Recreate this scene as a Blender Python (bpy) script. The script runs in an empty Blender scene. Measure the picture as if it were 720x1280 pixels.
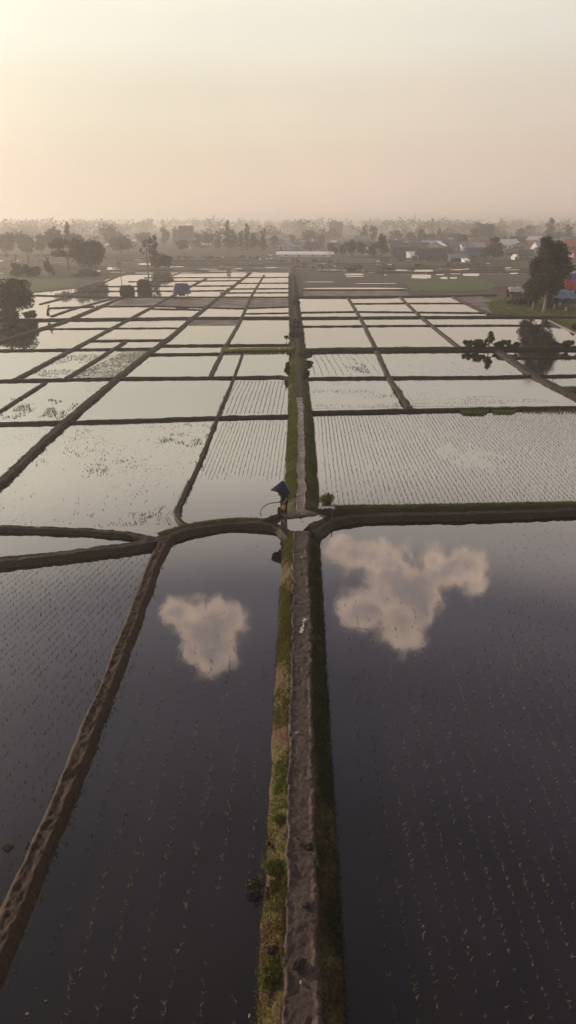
import bpy, math, random
import numpy as np
from mathutils import Vector, Matrix
random.seed(7); RNG = np.random.default_rng(7)
R = math.radians
scene = bpy.context.scene
COL = scene.collection

# ------------------------------------------------------------------ camera
CAM_H = 14.0; FPX = 853.0; HZ = 276.0
PITCH = math.atan((640 - HZ) / FPX)
cam_d = bpy.data.cameras.new('camera'); cam = bpy.data.objects.new('camera', cam_d); COL.objects.link(cam)
cam_d.sensor_fit = 'VERTICAL'; cam_d.sensor_height = 36.0; cam_d.lens = 36.0 * FPX / 1280.0
cam_d.clip_start = 0.1; cam_d.clip_end = 20000
cam.location = (0, 0, CAM_H); cam.rotation_euler = (R(90) - PITCH, 0, 0)
scene.camera = cam

# ------------------------------------------------------------------ look
scene.view_settings.view_transform = 'Standard'; scene.view_settings.look = 'None'
scene.view_settings.exposure = 0.0; scene.view_settings.gamma = 1.0
scene.view_settings.use_curve_mapping = False
cy = scene.cycles
cy.use_denoising = True; cy.max_bounces = 6; cy.diffuse_bounces = 2; cy.glossy_bounces = 3
cy.volume_bounces = 1; cy.transparent_max_bounces = 4; cy.transmission_bounces = 2
cy.caustics_reflective = False; cy.caustics_refractive = False
cy.sample_clamp_indirect = 4.0; cy.use_light_tree = False

# ------------------------------------------------------------------ sun and sky
SUN_AZ = R(-62); SUN_EL = R(11)          # azimuth from +Y, negative = left
sd = Vector((math.sin(SUN_AZ) * math.cos(SUN_EL), math.cos(SUN_AZ) * math.cos(SUN_EL), math.sin(SUN_EL)))
sl = bpy.data.lights.new('sun', 'SUN'); sun = bpy.data.objects.new('sun', sl); COL.objects.link(sun)
sl.energy = 3.4; sl.angle = R(3.0); sl.color = (1.0, 0.80, 0.60)
sun.rotation_euler = (-sd).to_track_quat('-Z', 'Y').to_euler()
sun.location = (-60, 40, 60)

class NT:
    """tiny node-tree writer"""
    def __init__(s, tree): s.t = tree; s.n = tree.nodes; s.l = tree.links
    def node(s, typ, **kw):
        n = s.n.new(typ)
        for k, v in kw.items():
            if hasattr(n, k): setattr(n, k, v)
        return n
    def put(s, sock, v):
        if isinstance(v, bpy.types.NodeSocket): s.l.new(v, sock)
        elif v is not None:
            try: sock.default_value = v
            except Exception: sock.default_value = tuple(v) + (1.0,)
    def math(s, op, a, b=None, c=None, clamp=False):
        n = s.node('ShaderNodeMath', operation=op, use_clamp=clamp)
        s.put(n.inputs[0], a)
        if b is not None: s.put(n.inputs[1], b)
        if c is not None: s.put(n.inputs[2], c)
        return n.outputs[0]
    def vmath(s, op, a, b=None):
        n = s.node('ShaderNodeVectorMath', operation=op)
        s.put(n.inputs[0], a)
        if b is not None: s.put(n.inputs[1], b)
        return n.outputs['Value'] if op in ('DOT_PRODUCT', 'LENGTH', 'DISTANCE') else n.outputs[0]
    def mix(s, f, a, b, blend='MIX'):
        n = s.node('ShaderNodeMix', data_type='RGBA', blend_type=blend)
        s.put(n.inputs[0], f); s.put(n.inputs[6], a); s.put(n.inputs[7], b)
        return n.outputs[2]
    def ramp(s, f, pts, interp='LINEAR'):
        n = s.node('ShaderNodeValToRGB'); cr = n.color_ramp; cr.interpolation = interp
        while len(cr.elements) < len(pts): cr.elements.new(0.5)
        for e, (p, c) in zip(cr.elements, pts):
            e.position = p; e.color = (c, c, c, 1) if not hasattr(c, '__len__') else tuple(c) + (1,)
        s.put(n.inputs[0], f); return n.outputs[0]
    def noise(s, vec, scale, detail=4, rough=0.55, dist=0.0):
        n = s.node('ShaderNodeTexNoise'); s.put(n.inputs['Vector'], vec)
        n.inputs['Scale'].default_value = scale; n.inputs['Detail'].default_value = detail
        n.inputs['Roughness'].default_value = rough; n.inputs['Distortion'].default_value = dist
        return n.outputs[0]
    def smooth(s, v, a, b):
        n = s.node('ShaderNodeMapRange', interpolation_type='SMOOTHSTEP')
        s.put(n.inputs[0], v); n.inputs[1].default_value = a; n.inputs[2].default_value = b
        n.inputs[3].default_value = 0; n.inputs[4].default_value = 1
        return n.outputs[0]

world = bpy.data.worlds.new('World'); scene.world = world; world.use_nodes = True
w = NT(world.node_tree); w.n.clear()
tc = w.node('ShaderNodeTexCoord'); D = tc.outputs['Generated']
sep = w.node('ShaderNodeSeparateXYZ'); w.l.new(D, sep.inputs[0])
el = w.math('MULTIPLY', w.math('ARCSINE', sep.outputs[2]), 180 / math.pi / 90)     # 0..1 for 0..90 deg
E = lambda d: d / 90.0
grad = w.ramp(el, [(0.0, (.74, .60, .50)), (E(4), (.74, .61, .51)), (E(8), (.75, .665, .56)), (E(12), (.80, .76, .675)),
                   (E(19), (1.12, 1.03, .92)), (E(24), (.80, .73, .715)), (E(30), (.30, .28, .355)), (E(38), (.165, .155, .215)),
                   (E(50), (.075, .070, .098)), (E(63), (.030, .029, .038)), (1.0, (.03, .03, .038))], 'EASE')
# warm glow round the sun, dimmer away from it
gdir = Vector((math.sin(R(-50)) * math.cos(R(15)), math.cos(R(-50)) * math.cos(R(15)), math.sin(R(15))))
dg = w.vmath('DOT_PRODUCT', D, tuple(gdir))
g1 = w.smooth(dg, -0.2, 1.0)
glow = w.mix(g1, (.86, .80, .84, 1), (1.22, 1.22, 1.13, 1))
g2 = w.math('POWER', w.math('MAXIMUM', dg, 0.0), 14.0)
col = w.mix(1.0, grad, glow, 'MULTIPLY')
col = w.mix(1.0, col, w.mix(g2, (0, 0, 0, 1), (.95, .92, .74, 1)), 'ADD')
# thin unevenness
wisp = w.noise(D, 5.0, 5, .55, .6)
col = w.mix(1.0, col, w.mix(w.smooth(wisp, .35, .75), (.985, .985, .988, 1), (1.02, 1.015, 1.01, 1)), 'MULTIPLY')
# two small clouds high in front, the ones the near water mirrors
def dir_px(px, py):
    u = (px - 360) / FPX; v = (640 - py) / FPX
    d = Vector((u, math.cos(PITCH) + v * math.sin(PITCH), -math.sin(PITCH) + v * math.cos(PITCH))).normalized()
    return Vector((d.x, d.y, -d.z))
def cloud(px, py, lobes, bright, seed):
    c = dir_px(px, py); e = c.cross(Vector((0, 0, 1))).normalized(); n = e.cross(c)
    dc = w.vmath('DOT_PRODUCT', D, tuple(c))
    s_ = w.math('MULTIPLY', w.math('DIVIDE', w.vmath('DOT_PRODUCT', D, tuple(e)), dc), FPX * .98)
    t_ = w.math('MULTIPLY', w.math('DIVIDE', w.vmath('DOT_PRODUCT', D, tuple(n)), dc), -FPX * .98)
    best = None
    for (cx, cy_, rx, ry) in lobes:
        a = w.math('DIVIDE', w.math('SUBTRACT', s_, cx), rx); b = w.math('DIVIDE', w.math('SUBTRACT', t_, cy_), ry)
        q = w.math('SUBTRACT', 1.0, w.math('SQRT', w.math('ADD', w.math('MULTIPLY', a, a), w.math('MULTIPLY', b, b))))
        best = q if best is None else w.math('SMOOTH_MAX', best, q, .25)
    off = w.vmath('ADD', D, (seed, seed * .7, 0))
    nz = w.noise(off, 21.0, 12, .62, .2)
    val = w.math('ADD', w.math('ADD', best, .05), w.math('MULTIPLY', w.math('SUBTRACT', nz, .5), 3.0))
    front = w.math('GREATER_THAN', dc, 0.5)
    mask = w.math('MULTIPLY', w.math('MULTIPLY', w.smooth(val, -.08, .42), front), .96)
    nz2 = w.noise(off, 26.0, 6, .6)
    edge = w.smooth(val, .35, 1.05)
    c1 = w.mix(edge, tuple(x * bright for x in (1.08, .82, .66)) + (1,), tuple(x * bright for x in (.70, .57, .53)) + (1,))
    c2 = w.mix(w.smooth(nz2, .3, .72), w.mix(1.0, c1, (.8, .8, .82, 1), 'MULTIPLY'), w.mix(1.0, c1, (1.16, 1.13, 1.1, 1), 'MULTIPLY'))
    return mask, c2
for args in ((505, 742, [(-38, 42, 62, 24), (46, 32, 52, 28), (4, 8, 56, 44), (0, -42, 40, 34), (-46, -30, 30, 22)], 1.55, 3.1),
             (255, 792, [(0, 6, 54, 34), (12, -22, 42, 26), (-30, 26, 26, 18)], 1.6, 8.4)):
    m_, c_ = cloud(*args)
    col = w.mix(m_, col, c_)
bg2 = w.node('ShaderNodeBackground'); w.l.new(col, bg2.inputs[0]); bg2.inputs[1].default_value = .94
sky = w.node('ShaderNodeTexSky', sky_type='NISHITA'); sky.sun_disc = False
sky.sun_elevation = SUN_EL; sky.sun_rotation = SUN_AZ
sky.air_density = 1.2; sky.dust_density = 4.0
bg1 = w.node('ShaderNodeBackground'); w.l.new(sky.outputs[0], bg1.inputs[0]); bg1.inputs[1].default_value = 0.006
ad = w.node('ShaderNodeAddShader'); w.l.new(bg1.outputs[0], ad.inputs[0]); w.l.new(bg2.outputs[0], ad.inputs[1])
wo = w.node('ShaderNodeOutputWorld'); w.l.new(ad.outputs[0], wo.inputs[0])

# ------------------------------------------------------------------ helpers
CP, SP = math.cos(PITCH), math.sin(PITCH)
def P(x, y, z=0.0):
    """the point at height z that stands at this place of the traced plan"""
    u = (x - 360) / FPX; v = (640 - y) / FPX
    d = Vector((u, CP + v * SP, -SP + v * CP))
    t = (CAM_H - z) / -d.z
    return Vector((d.x * t, d.y * t, z))
def ppm(y):                              # picture units per metre at a ground point of height y
    v = (640 - y) / FPX
    return FPX / (CAM_H / (SP - CP * v))

def link(o, parent=None):
    COL.objects.link(o)
    if parent is not None: o.parent = parent
    return o
def tag(o, label=None, cat=None, group=None, kind=None):
    if label: o['label'] = label
    if cat: o['category'] = cat
    if group: o['group'] = group
    if kind: o['kind'] = kind
    return o
def empty(name, loc, rz=0.0, label=None, cat=None, group=None):
    o = bpy.data.objects.new(name, None); link(o); o.location = loc; o.rotation_euler = (0, 0, rz)
    o.empty_display_size = .2
    return tag(o, label, cat, group)
def mesh_np(name, V, F, mat, parent=None, smooth=False):
    """V (n,3) float, F (m,k) int, one face size"""
    V = np.asarray(V, dtype=np.float32); F = np.asarray(F, dtype=np.int32)
    me = bpy.data.meshes.new(name)
    me.vertices.add(len(V)); me.vertices.foreach_set('co', V.ravel())
    k = F.shape[1]; me.loops.add(F.size); me.loops.foreach_set('vertex_index', F.ravel())
    me.polygons.add(len(F)); me.polygons.foreach_set('loop_start', np.arange(0, F.size, k, dtype=np.int32))
    me.polygons.foreach_set('loop_total', np.full(len(F), k, dtype=np.int32))
    if smooth: me.polygons.foreach_set('use_smooth', np.ones(len(F), dtype=bool))
    me.update(calc_edges=True); me.validate()
    me.materials.append(mat)
    o = bpy.data.objects.new(name, me)
    return link(o, parent)
class MB:
    """collects shapes, builds them as one mesh"""
    def __init__(s): s.v = []; s.f = []
    def poly(s, pts):
        i = len(s.v); s.v += [tuple(p) for p in pts]; s.f.append(tuple(range(i, i + len(pts)))); return s
    def box(s, c, d, rz=0.0, taper=1.0, rx=0.0):
        i = len(s.v); m = Matrix.Rotation(rz, 3, 'Z') @ Matrix.Rotation(rx, 3, 'X')
        for z in (-.5, .5):
            k = taper if z > 0 else 1.0
            for x, y in ((-.5, -.5), (.5, -.5), (.5, .5), (-.5, .5)):
                p = m @ Vector((x * d[0] * k, y * d[1] * k, z * d[2])); s.v.append((p.x + c[0], p.y + c[1], p.z + c[2]))
        for q in ((3, 2, 1, 0), (4, 5, 6, 7), (0, 1, 5, 4), (1, 2, 6, 5), (2, 3, 7, 6), (3, 0, 4, 7)): s.f.append(tuple(i + k for k in q))
        return s
    def tube(s, pts, rad, seg=8, caps=True):
        pts = [Vector(p) for p in pts]; n = len(pts); rr = rad if hasattr(rad, '__len__') else [rad] * n
        base = len(s.v); ref = Vector((0, 0, 1))
        for i, p in enumerate(pts):
            t = (pts[min(i + 1, n - 1)] - pts[max(i - 1, 0)]).normalized()
            a = t.cross(ref if abs(t.z) < .9 else Vector((1, 0, 0))).normalized(); b = t.cross(a)
            for k in range(seg):
                th = 2 * math.pi * k / seg; q = p + (a * math.cos(th) + b * math.sin(th)) * rr[i]; s.v.append(tuple(q))
        for i in range(n - 1):
            for k in range(seg):
                s.f.append((base + i * seg + k, base + i * seg + (k + 1) % seg, base + (i + 1) * seg + (k + 1) % seg, base + (i + 1) * seg + k))
        if caps:
            s.f.append(tuple(base + k for k in reversed(range(seg)))); s.f.append(tuple(base + (n - 1) * seg + k for k in range(seg)))
        return s
    def blob(s, c, r, seed=0, amp=.2, nu=14, nv=9):
        rg = np.random.default_rng(seed); ph = rg.uniform(0, 6.28, 6); i0 = len(s.v)
        for j in range(nv + 1):
            th = math.pi * j / nv
            for k in range(nu):
                f = 2 * math.pi * k / nu
                d = 1 + amp * (math.sin(2 * f + ph[0]) * math.sin(th * 2 + ph[1]) + .6 * math.sin(3 * f + ph[2] + th * 3) + .4 * math.sin(5 * f + ph[3]) * math.sin(4 * th + ph[4])) * math.sin(th)
                s.v.append((c[0] + r[0] * d * math.sin(th) * math.cos(f), c[1] + r[1] * d * math.sin(th) * math.sin(f), c[2] + r[2] * d * math.cos(th)))
        for j in range(nv):
            for k in range(nu):
                s.f.append((i0 + j * nu + k, i0 + (j + 1) * nu + k, i0 + (j + 1) * nu + (k + 1) % nu, i0 + j * nu + (k + 1) % nu))
        return s
    def build(s, name, mat, parent=None, smooth=False):
        me = bpy.data.meshes.new(name); me.from_pydata(s.v, [], s.f); me.materials.append(mat)
        if smooth: me.polygons.foreach_set('use_smooth', [True] * len(me.polygons))
        me.update(); o = bpy.data.objects.new(name, me); return link(o, parent)

# value noise in numpy
_perm = np.random.default_rng(3).random((256, 256))
def vn(x, y):
    xi = np.floor(x).astype(int); yi = np.floor(y).astype(int); fx = x - xi; fy = y - yi
    fx = fx * fx * (3 - 2 * fx); fy = fy * fy * (3 - 2 * fy)
    g = lambda a, b: _perm[a & 255, b & 255]
    return (g(xi, yi) * (1 - fx) + g(xi + 1, yi) * fx) * (1 - fy) + (g(xi, yi + 1) * (1 - fx) + g(xi + 1, yi + 1) * fx) * fy
def fbm(x, y, o=4):
    x = np.asarray(x, float); y = np.asarray(y, float); s = 0; a = .5; t = 0
    for k in range(o):
        s = s + a * vn(x * 2 ** k + 17 * k, y * 2 ** k + 31 * k); t += a; a *= .5
    return s / t

# ------------------------------------------------------------------ materials
def new_mat(name):
    m = bpy.data.materials.new(name); m.use_nodes = True; t = NT(m.node_tree); t.n.clear()
    return m, t
def out(t, sh): o = t.node('ShaderNodeOutputMaterial'); t.l.new(sh, o.inputs[0])
def pos(t): return t.node('ShaderNodeNewGeometry').outputs['Position']
def objc(t): return t.node('ShaderNodeTexCoord').outputs['Object']
def bump(t, h, strength, dist):
    b = t.node('ShaderNodeBump'); t.put(b.inputs['Height'], h); b.inputs['Strength'].default_value = strength
    b.inputs['Distance'].default_value = dist; return b.outputs[0]
def solid(name, c, rough=.7, var=.25, scale=3.0, metal=0.0, bumpd=.01, spec=.4):
    m, t = new_mat(name); p = objc(t)
    n1 = t.noise(p, scale, 5, .6); n2 = t.noise(p, scale * 6, 3, .6)
    f = t.math('ADD', t.math('MULTIPLY', n1, .7), t.math('MULTIPLY', n2, .3))
    lo = tuple(x * (1 - var) for x in c) + (1,); hi = tuple(min(x * (1 + var), .95) for x in c) + (1,)
    cc = t.mix(t.smooth(f, .35, .65), lo, hi)
    b = t.node('ShaderNodeBsdfPrincipled'); t.put(b.inputs['Base Color'], cc)
    t.put(b.inputs['Roughness'], t.math('ADD', rough - .08, t.math('MULTIPLY', n2, .16)))
    b.inputs['Metallic'].default_value = metal; b.inputs['Specular IOR Level'].default_value = spec
    t.put(b.inputs['Normal'], bump(t, n2, .5, bumpd)); out(t, b.outputs[0]); return m
def leafmat(name, c1, c2, trans=.15):
    m, t = new_mat(name); p = objc(t)
    g = t.node('ShaderNodeNewGeometry'); rnd = g.outputs['Random Per Island']
    n1 = t.noise(p, .8, 4, .6)
    f = t.math('ADD', t.math('MULTIPLY', rnd, .5), t.math('MULTIPLY', t.smooth(n1, .3, .7), .5))
    cc = t.mix(f, tuple(c1) + (1,), tuple(c2) + (1,))
    d = t.node('ShaderNodeBsdfPrincipled'); t.put(d.inputs['Base Color'], cc); d.inputs['Roughness'].default_value = .6
    d.inputs['Specular IOR Level'].default_value = .25
    tr = t.node('ShaderNodeBsdfTranslucent'); t.put(tr.inputs[0], cc)
    mx = t.node('ShaderNodeMixShader'); mx.inputs[0].default_value = trans
    t.l.new(d.outputs[0], mx.inputs[1]); t.l.new(tr.outputs[0], mx.inputs[2]); out(t, mx.outputs[0]); return m
def watermat(name, bed, bed2, rough=.025, ripple=.05, film=0.0, scale=.25, power=.52):
    """shallow still water over mud: mirror by angle, murk below; film = floating scum that dulls the mirror in patches"""
    m, t = new_mat(name); p = pos(t)
    flat = t.node('ShaderNodeMapping'); t.l.new(p, flat.inputs[0]); flat.inputs['Scale'].default_value = (1, .55, 1)
    pm = flat.outputs[0]
    r1 = t.noise(pm, 1.7, 4, .6, .4); r2 = t.noise(pm, 11.0, 3, .6)
    calm = t.smooth(t.noise(pm, .12, 3, .5), .35, .7)
    h = t.math('MULTIPLY', t.math('ADD', t.math('MULTIPLY', r1, .8), t.math('MULTIPLY', r2, .09)), t.math('ADD', .35, calm))
    nrm = bump(t, h, ripple, .05)
    fr = t.node('ShaderNodeFresnel'); fr.inputs[0].default_value = 1.33; t.l.new(nrm, fr.inputs['Normal'])
    fac = t.math('POWER', fr.outputs[0], power, clamp=True)
    patches = t.smooth(t.noise(pm, scale, 6, .62, .8), .45, .68)
    speck = t.smooth(t.noise(pm, 5.0, 5, .7), .52, .7)
    fm = t.math('MULTIPLY', t.math('MULTIPLY', patches, speck), film)
    fac = t.math('MULTIPLY', fac, t.math('SUBTRACT', 1.0, fm))
    n1 = t.noise(pm, scale * 2, 5, .6, .5)
    bc = t.mix(t.smooth(n1, .3, .7), tuple(bed) + (1,), tuple(bed2) + (1,))
    bc = t.mix(fm, bc, (.12, .10, .075, 1))
    d = t.node('ShaderNodeBsdfDiffuse'); t.put(d.inputs[0], bc)
    g = t.node('ShaderNodeBsdfAnisotropic'); g.inputs['Color'].default_value = (.98, .975, .97, 1)
    t.put(g.inputs['Roughness'], t.math('ADD', rough, t.math('MULTIPLY', calm, rough)))
    t.l.new(nrm, g.inputs['Normal'])
    mx = t.node('ShaderNodeMixShader'); t.l.new(fac, mx.inputs[0]); t.l.new(d.outputs[0], mx.inputs[1]); t.l.new(g.outputs[0], mx.inputs[2])
    out(t, mx.outputs[0]); return m
def mudmat(name, dark, light, green=None, gamt=.5, wet=.0, gscale=.9, fine=9.0, rough=.75, stretch=None):
    m, t = new_mat(name); p = pos(t)
    if stretch:
        mp = t.node('ShaderNodeMapping'); t.l.new(p, mp.inputs[0]); mp.inputs['Scale'].default_value = stretch; p = mp.outputs[0]
    n1 = t.noise(p, gscale, 5, .6, .3); n2 = t.noise(p, fine, 5, .65); n3 = t.noise(p, fine * 4, 3, .6)
    cc = t.mix(t.smooth(n2, .3, .7), tuple(dark) + (1,), tuple(light) + (1,))
    cc = t.mix(t.math('MULTIPLY', t.smooth(n3, .55, .75), .5), cc, tuple(x * 1.6 for x in light) + (1,))
    if green is not None:
        gm = t.smooth(t.math('ADD', n1, t.math('MULTIPLY', t.math('SUBTRACT', n2, .5), .5)), 1 - gamt - .1, 1 - gamt + .1)
        cc = t.mix(gm, cc, t.mix(n3, tuple(x * .6 for x in green) + (1,), tuple(x * 1.3 for x in green) + (1,)))
    b = t.node('ShaderNodeBsdfPrincipled'); t.put(b.inputs['Base Color'], cc)
    ww = t.math('MULTIPLY', t.smooth(n1, .4, .65), wet)
    t.put(b.inputs['Roughness'], t.math('SUBTRACT', rough, t.math('MULTIPLY', ww, rough * .7)))
    b.inputs['Specular IOR Level'].default_value = .3
    t.put(b.inputs['Normal'], bump(t, t.math('ADD', n2, t.math('MULTIPLY', n3, .5)), .8, .03)); out(t, b.outputs[0]); return m

M = {}
M['water'] = watermat('still_water', (.012, .0105, .0105), (.021, .018, .0165))
M['water_murky'] = watermat('murky_water', (.07, .056, .045), (.13, .10, .08), rough=.06, ripple=.12, film=1.0, scale=.11)
M['water_weedy'] = watermat('weedy_water', (.10, .085, .055), (.15, .125, .08), rough=.1, ripple=.16, film=1.0, scale=.35)
M['water_far'] = watermat('far_water', (.05, .042, .036), (.08, .066, .055), rough=.02, ripple=.03, power=.35)
M['mud'] = mudmat('bund_mud', (.026, .019, .015), (.062, .044, .034), (.05, .055, .018), .36)
M['mud_red'] = mudmat('reddish_mud', (.026, .014, .010), (.072, .037, .022), (.05, .042, .015), .30, fine=12)
M['mud_green'] = mudmat('grassy_mud', (.05, .035, .024), (.10, .062, .036), (.065, .068, .018), .55)
M['bank'] = mudmat('bank_soil', (.046, .021, .012), (.115, .052, .025), (.10, .095, .016), .50, fine=7)
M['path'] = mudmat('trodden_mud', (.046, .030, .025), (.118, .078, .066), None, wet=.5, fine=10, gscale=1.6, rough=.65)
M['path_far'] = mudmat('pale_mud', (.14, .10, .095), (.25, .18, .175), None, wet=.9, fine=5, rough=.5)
M['mud_field'] = mudmat('wet_field_mud', (.085, .06, .052), (.13, .095, .08), None, wet=.5, gscale=.3, fine=1.5, rough=.6)
M['green_field'] = mudmat('green_field', (.06, .085, .025), (.11, .15, .045), (.08, .13, .03), .5, gscale=.2, fine=1.2)
M['plot_dark'] = mudmat('tilled_soil', (.035, .028, .022), (.07, .052, .04), None, fine=.8, gscale=.2)
M['plot_pale'] = mudmat('stubble', (.14, .11, .075), (.22, .17, .12), None, fine=.8, gscale=.2)
M['olive'] = mudmat('far_land', (.042, .033, .026), (.12, .085, .064), (.058, .062, .030), .42, gscale=.05, fine=.3, stretch=(.35, 1.3, 1))
M['leaf_dark'] = leafmat('leaf_dark', (.016, .02, .010), (.045, .05, .022))
M['leaf_mid'] = leafmat('leaf_mid', (.025, .032, .014), (.07, .075, .03))
M['leaf_brown'] = leafmat('leaf_brown', (.035, .027, .018), (.08, .06, .035))
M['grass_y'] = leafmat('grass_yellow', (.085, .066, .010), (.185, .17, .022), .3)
M['grass_g'] = leafmat('grass_green', (.085, .10, .018), (.20, .235, .04), .35)
M['rice_pale'] = leafmat('rice_leaf_pale', (.13, .12, .07), (.30, .28, .17), .3)
M['straw_leaf'] = leafmat('straw_leaf', (.045, .036, .022), (.09, .072, .045), .1)
M['grass_b'] = leafmat('grass_bright', (.20, .20, .03), (.42, .42, .07), .4)
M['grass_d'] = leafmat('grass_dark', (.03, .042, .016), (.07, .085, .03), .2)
M['rice'] = leafmat('rice_leaf', (.04, .038, .022), (.12, .105, .05), .2)
M['weed'] = leafmat('weed_leaf', (.035, .03, .018), (.08, .068, .035), .2)
M['bark'] = solid('bark', (.07, .055, .042), .9, .4, 4)
M['bark_pale'] = solid('bark_pale', (.26, .22, .19), .85, .3, 4)
M['white'] = solid('white_paint', (.84, .81, .79), .5, .08, 1)
M['cream'] = solid('cream_wall', (.55, .48, .40), .8, .12, .6)
M['grey_wall'] = solid('grey_wall', (.24, .23, .235), .85, .15, .6)
M['brown_wall'] = solid('brown_wall', (.13, .095, .075), .85, .2, 1)
M['pink_wall'] = solid('pink_wall', (.42, .27, .25), .8, .15, 1)
M['orange_wall'] = solid('orange_wall', (.80, .22, .07), .75, .12, .8)
M['tin_white'] = solid('bright_tin', (.92, .89, .87), .3, .05, .5, metal=.6, bumpd=.002)
M['tin_grey'] = solid('dull_tin', (.25, .25, .27), .5, .2, .5, metal=.3)
M['tin_blue'] = solid('blue_tin', (.10, .13, .19), .5, .2, .5)
M['tin_purple'] = solid('violet_tin', (.11, .085, .125), .55, .2, .5)
M['tin_teal'] = solid('teal_tin', (.22, .33, .37), .5, .2, .5)
M['tile'] = solid('clay_tile', (.24, .085, .05), .8, .25, 1)
M['tile_dark'] = solid('dark_tile', (.065, .06, .066), .8, .25, 1)
M['tile_red'] = solid('red_sheet', (.52, .08, .065), .6, .2, 1)
M['tarp_blue'] = solid('blue_tarp', (.085, .11, .24), .55, .2, 1)
M['tarp_lightblue'] = solid('pale_blue_tarp', (.30, .46, .66), .55, .15, 1)
M['tarp_violet'] = solid('violet_tarp', (.17, .14, .36), .6, .15, 1)
M['tarp_navy'] = solid('navy_tarp', (.03, .035, .075), .6, .2, 1)
M['tarp_white'] = solid('white_tarp', (.72, .68, .64), .5, .1, 1)
M['umbrella'] = solid('navy_nylon', (.010, .014, .052), .9, .2, 4)
M['cloth_dark'] = solid('dark_cloth', (.018, .018, .032), .85, .3, 8)
M['cloth_trouser'] = solid('dark_trouser', (.022, .020, .024), .9, .3, 8)
M['cloth_brown'] = solid('brown_cloth', (.07, .05, .04), .9, .3, 8)
M['cloth_pale'] = solid('pale_cloth', (.50, .42, .40), .9, .15, 8)
M['cloth_red'] = solid('wine_cloth', (.16, .05, .06), .9, .15, 8)
M['skin'] = solid('skin', (.22, .12, .075), .6, .1, 5)
M['hair'] = solid('hair', (.012, .010, .010), .6, .1, 5)
M['straw'] = solid('dark_straw', (.055, .046, .03), .95, .35, 6, bumpd=.05)
M['straw_hat'] = solid('woven_hat', (.24, .19, .11), .85, .2, 12)
M['orange_cloth'] = solid('orange_cloth', (.52, .26, .05), .8, .2, 8)
M['wood'] = solid('weathered_wood', (.10, .075, .055), .85, .3, 5)
M['bamboo'] = solid('old_bamboo', (.055, .042, .028), .6, .3, 6)
M['plastic'] = solid('white_plastic', (.70, .68, .66), .35, .08, 5)
M['clod'] = solid('dark_clod', (.035, .024, .018), .95, .35, 8, bumpd=.03)
M['pebble'] = solid('pale_pebble', (.42, .38, .34), .8, .2, 12)
M['dark_open'] = solid('dark_opening', (.02, .02, .022), .5, .2, 2)
M['glass'] = solid('window_pane', (.05, .055, .06), .15, .1, 2, spec=.6)
M['dull_pane'] = solid('dull_pane', (.17, .17, .175), .4, .1, 2)
M['pot'] = solid('dark_pot', (.03, .028, .026), .6, .2, 4)
M['sand'] = mudmat('pale_track', (.20, .16, .13), (.32, .27, .22), None, fine=1.5)

# ------------------------------------------------------------------ setting: ground and water
def sheet(name, pts, mat, z, label, n=1, parent=None):
    b = MB(); b.poly([(p.x, p.y, z) for p in pts])
    o = b.build(name, mat); tag(o, label, name.replace('_', ' '), kind='structure'); return o
def px_sheet(name, pts, mat, z, label):
    # wind counter-clockwise so that the normal faces up
    q = [P(x, y, z) for x, y in pts]
    a = sum(q[i].x * q[(i + 1) % len(q)].y - q[(i + 1) % len(q)].x * q[i].y for i in range(len(q)))
    if a < 0: q.reverse()
    return sheet(name, q, mat, z, label)

# ground: one sheet, gently rough, to the horizon
sheet('ground', [Vector((-5000, -300, 0)), Vector((5000, -300, 0)), Vector((5000, 8000, 0)), Vector((-5000, 8000, 0))], M['olive'], -.06,
      'flat brown and olive farmland reaching to the hazy horizon')
def wq(x0, y0, x1, y1): return [Vector((x0, y0, 0)), Vector((x1, y0, 0)), Vector((x1, y1, 0)), Vector((x0, y1, 0))]
pc = P(366, 371)
lt = [P(-160, 384), P(0, 384), P(40, 367), P(95, 361), P(135, 349), P(160, 344), P(300, 341), P(363.5, 341)]
sheet('water', [Vector((-140, -60, 0)), Vector((.3, -60, 0)), P(376, 1200), P(376, 640), P(373, 480)] + list(reversed(lt)), M['water'], 0,
      'still water over the flooded paddies left of the main path')
sheet('water', [Vector((.3, -60, 0)), Vector((140, -60, 0)), P(1100, 436), P(760, 436), P(735, 424), P(688, 398.5), P(614, 396), P(609, 392), P(567, 371), P(367, 371), P(373, 480), P(376, 640), P(376, 1200)], M['water'], 0,
      'still water over the flooded paddies right of the main path')

# overlays: single paddies whose water or bed looks different (4 mm and more above the water sheet)
OV = [
 ('water_murky', [(0, 532), (78, 530), (272, 524), (250, 580), (228, 625), (222, 650), (195, 672), (100, 663), (-60, 660), (-60, 600), (0, 606)], 'scummy pale water of the wide paddy left of the path'),
 ('water_murky', [(391, 473), (484, 472), (509, 508), (391, 511)], 'murky water of the small paddy beside the main path'),
 ('water_murky', [(487, 472), (668, 471), (720, 498), (735, 508), (513, 508)], 'murky streaked water of the wide paddy below the shrubs'),
 ('water_weedy', [(85, 473), (156, 438), (189, 438), (146, 472)], 'weedy brown water of the narrow paddy'),
 ('water_murky', [(20, 473), (89, 438), (152, 438), (83, 473)], 'scum-flecked water beside the weedy paddy'),
 ('water_murky', [(57, 478), (142, 475), (82, 526), (0, 528), (0, 515)], 'murky water with dark weed at its lower edge'),
 ('water_murky', [(117, 424), (152, 404), (236, 399), (205, 424)], 'dull rippled water of a paddy by the thick bund'),
]
for k, (m_, pts, lab) in enumerate(OV): px_sheet('water', pts, M[m_], .006 + .001 * k, lab)
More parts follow.
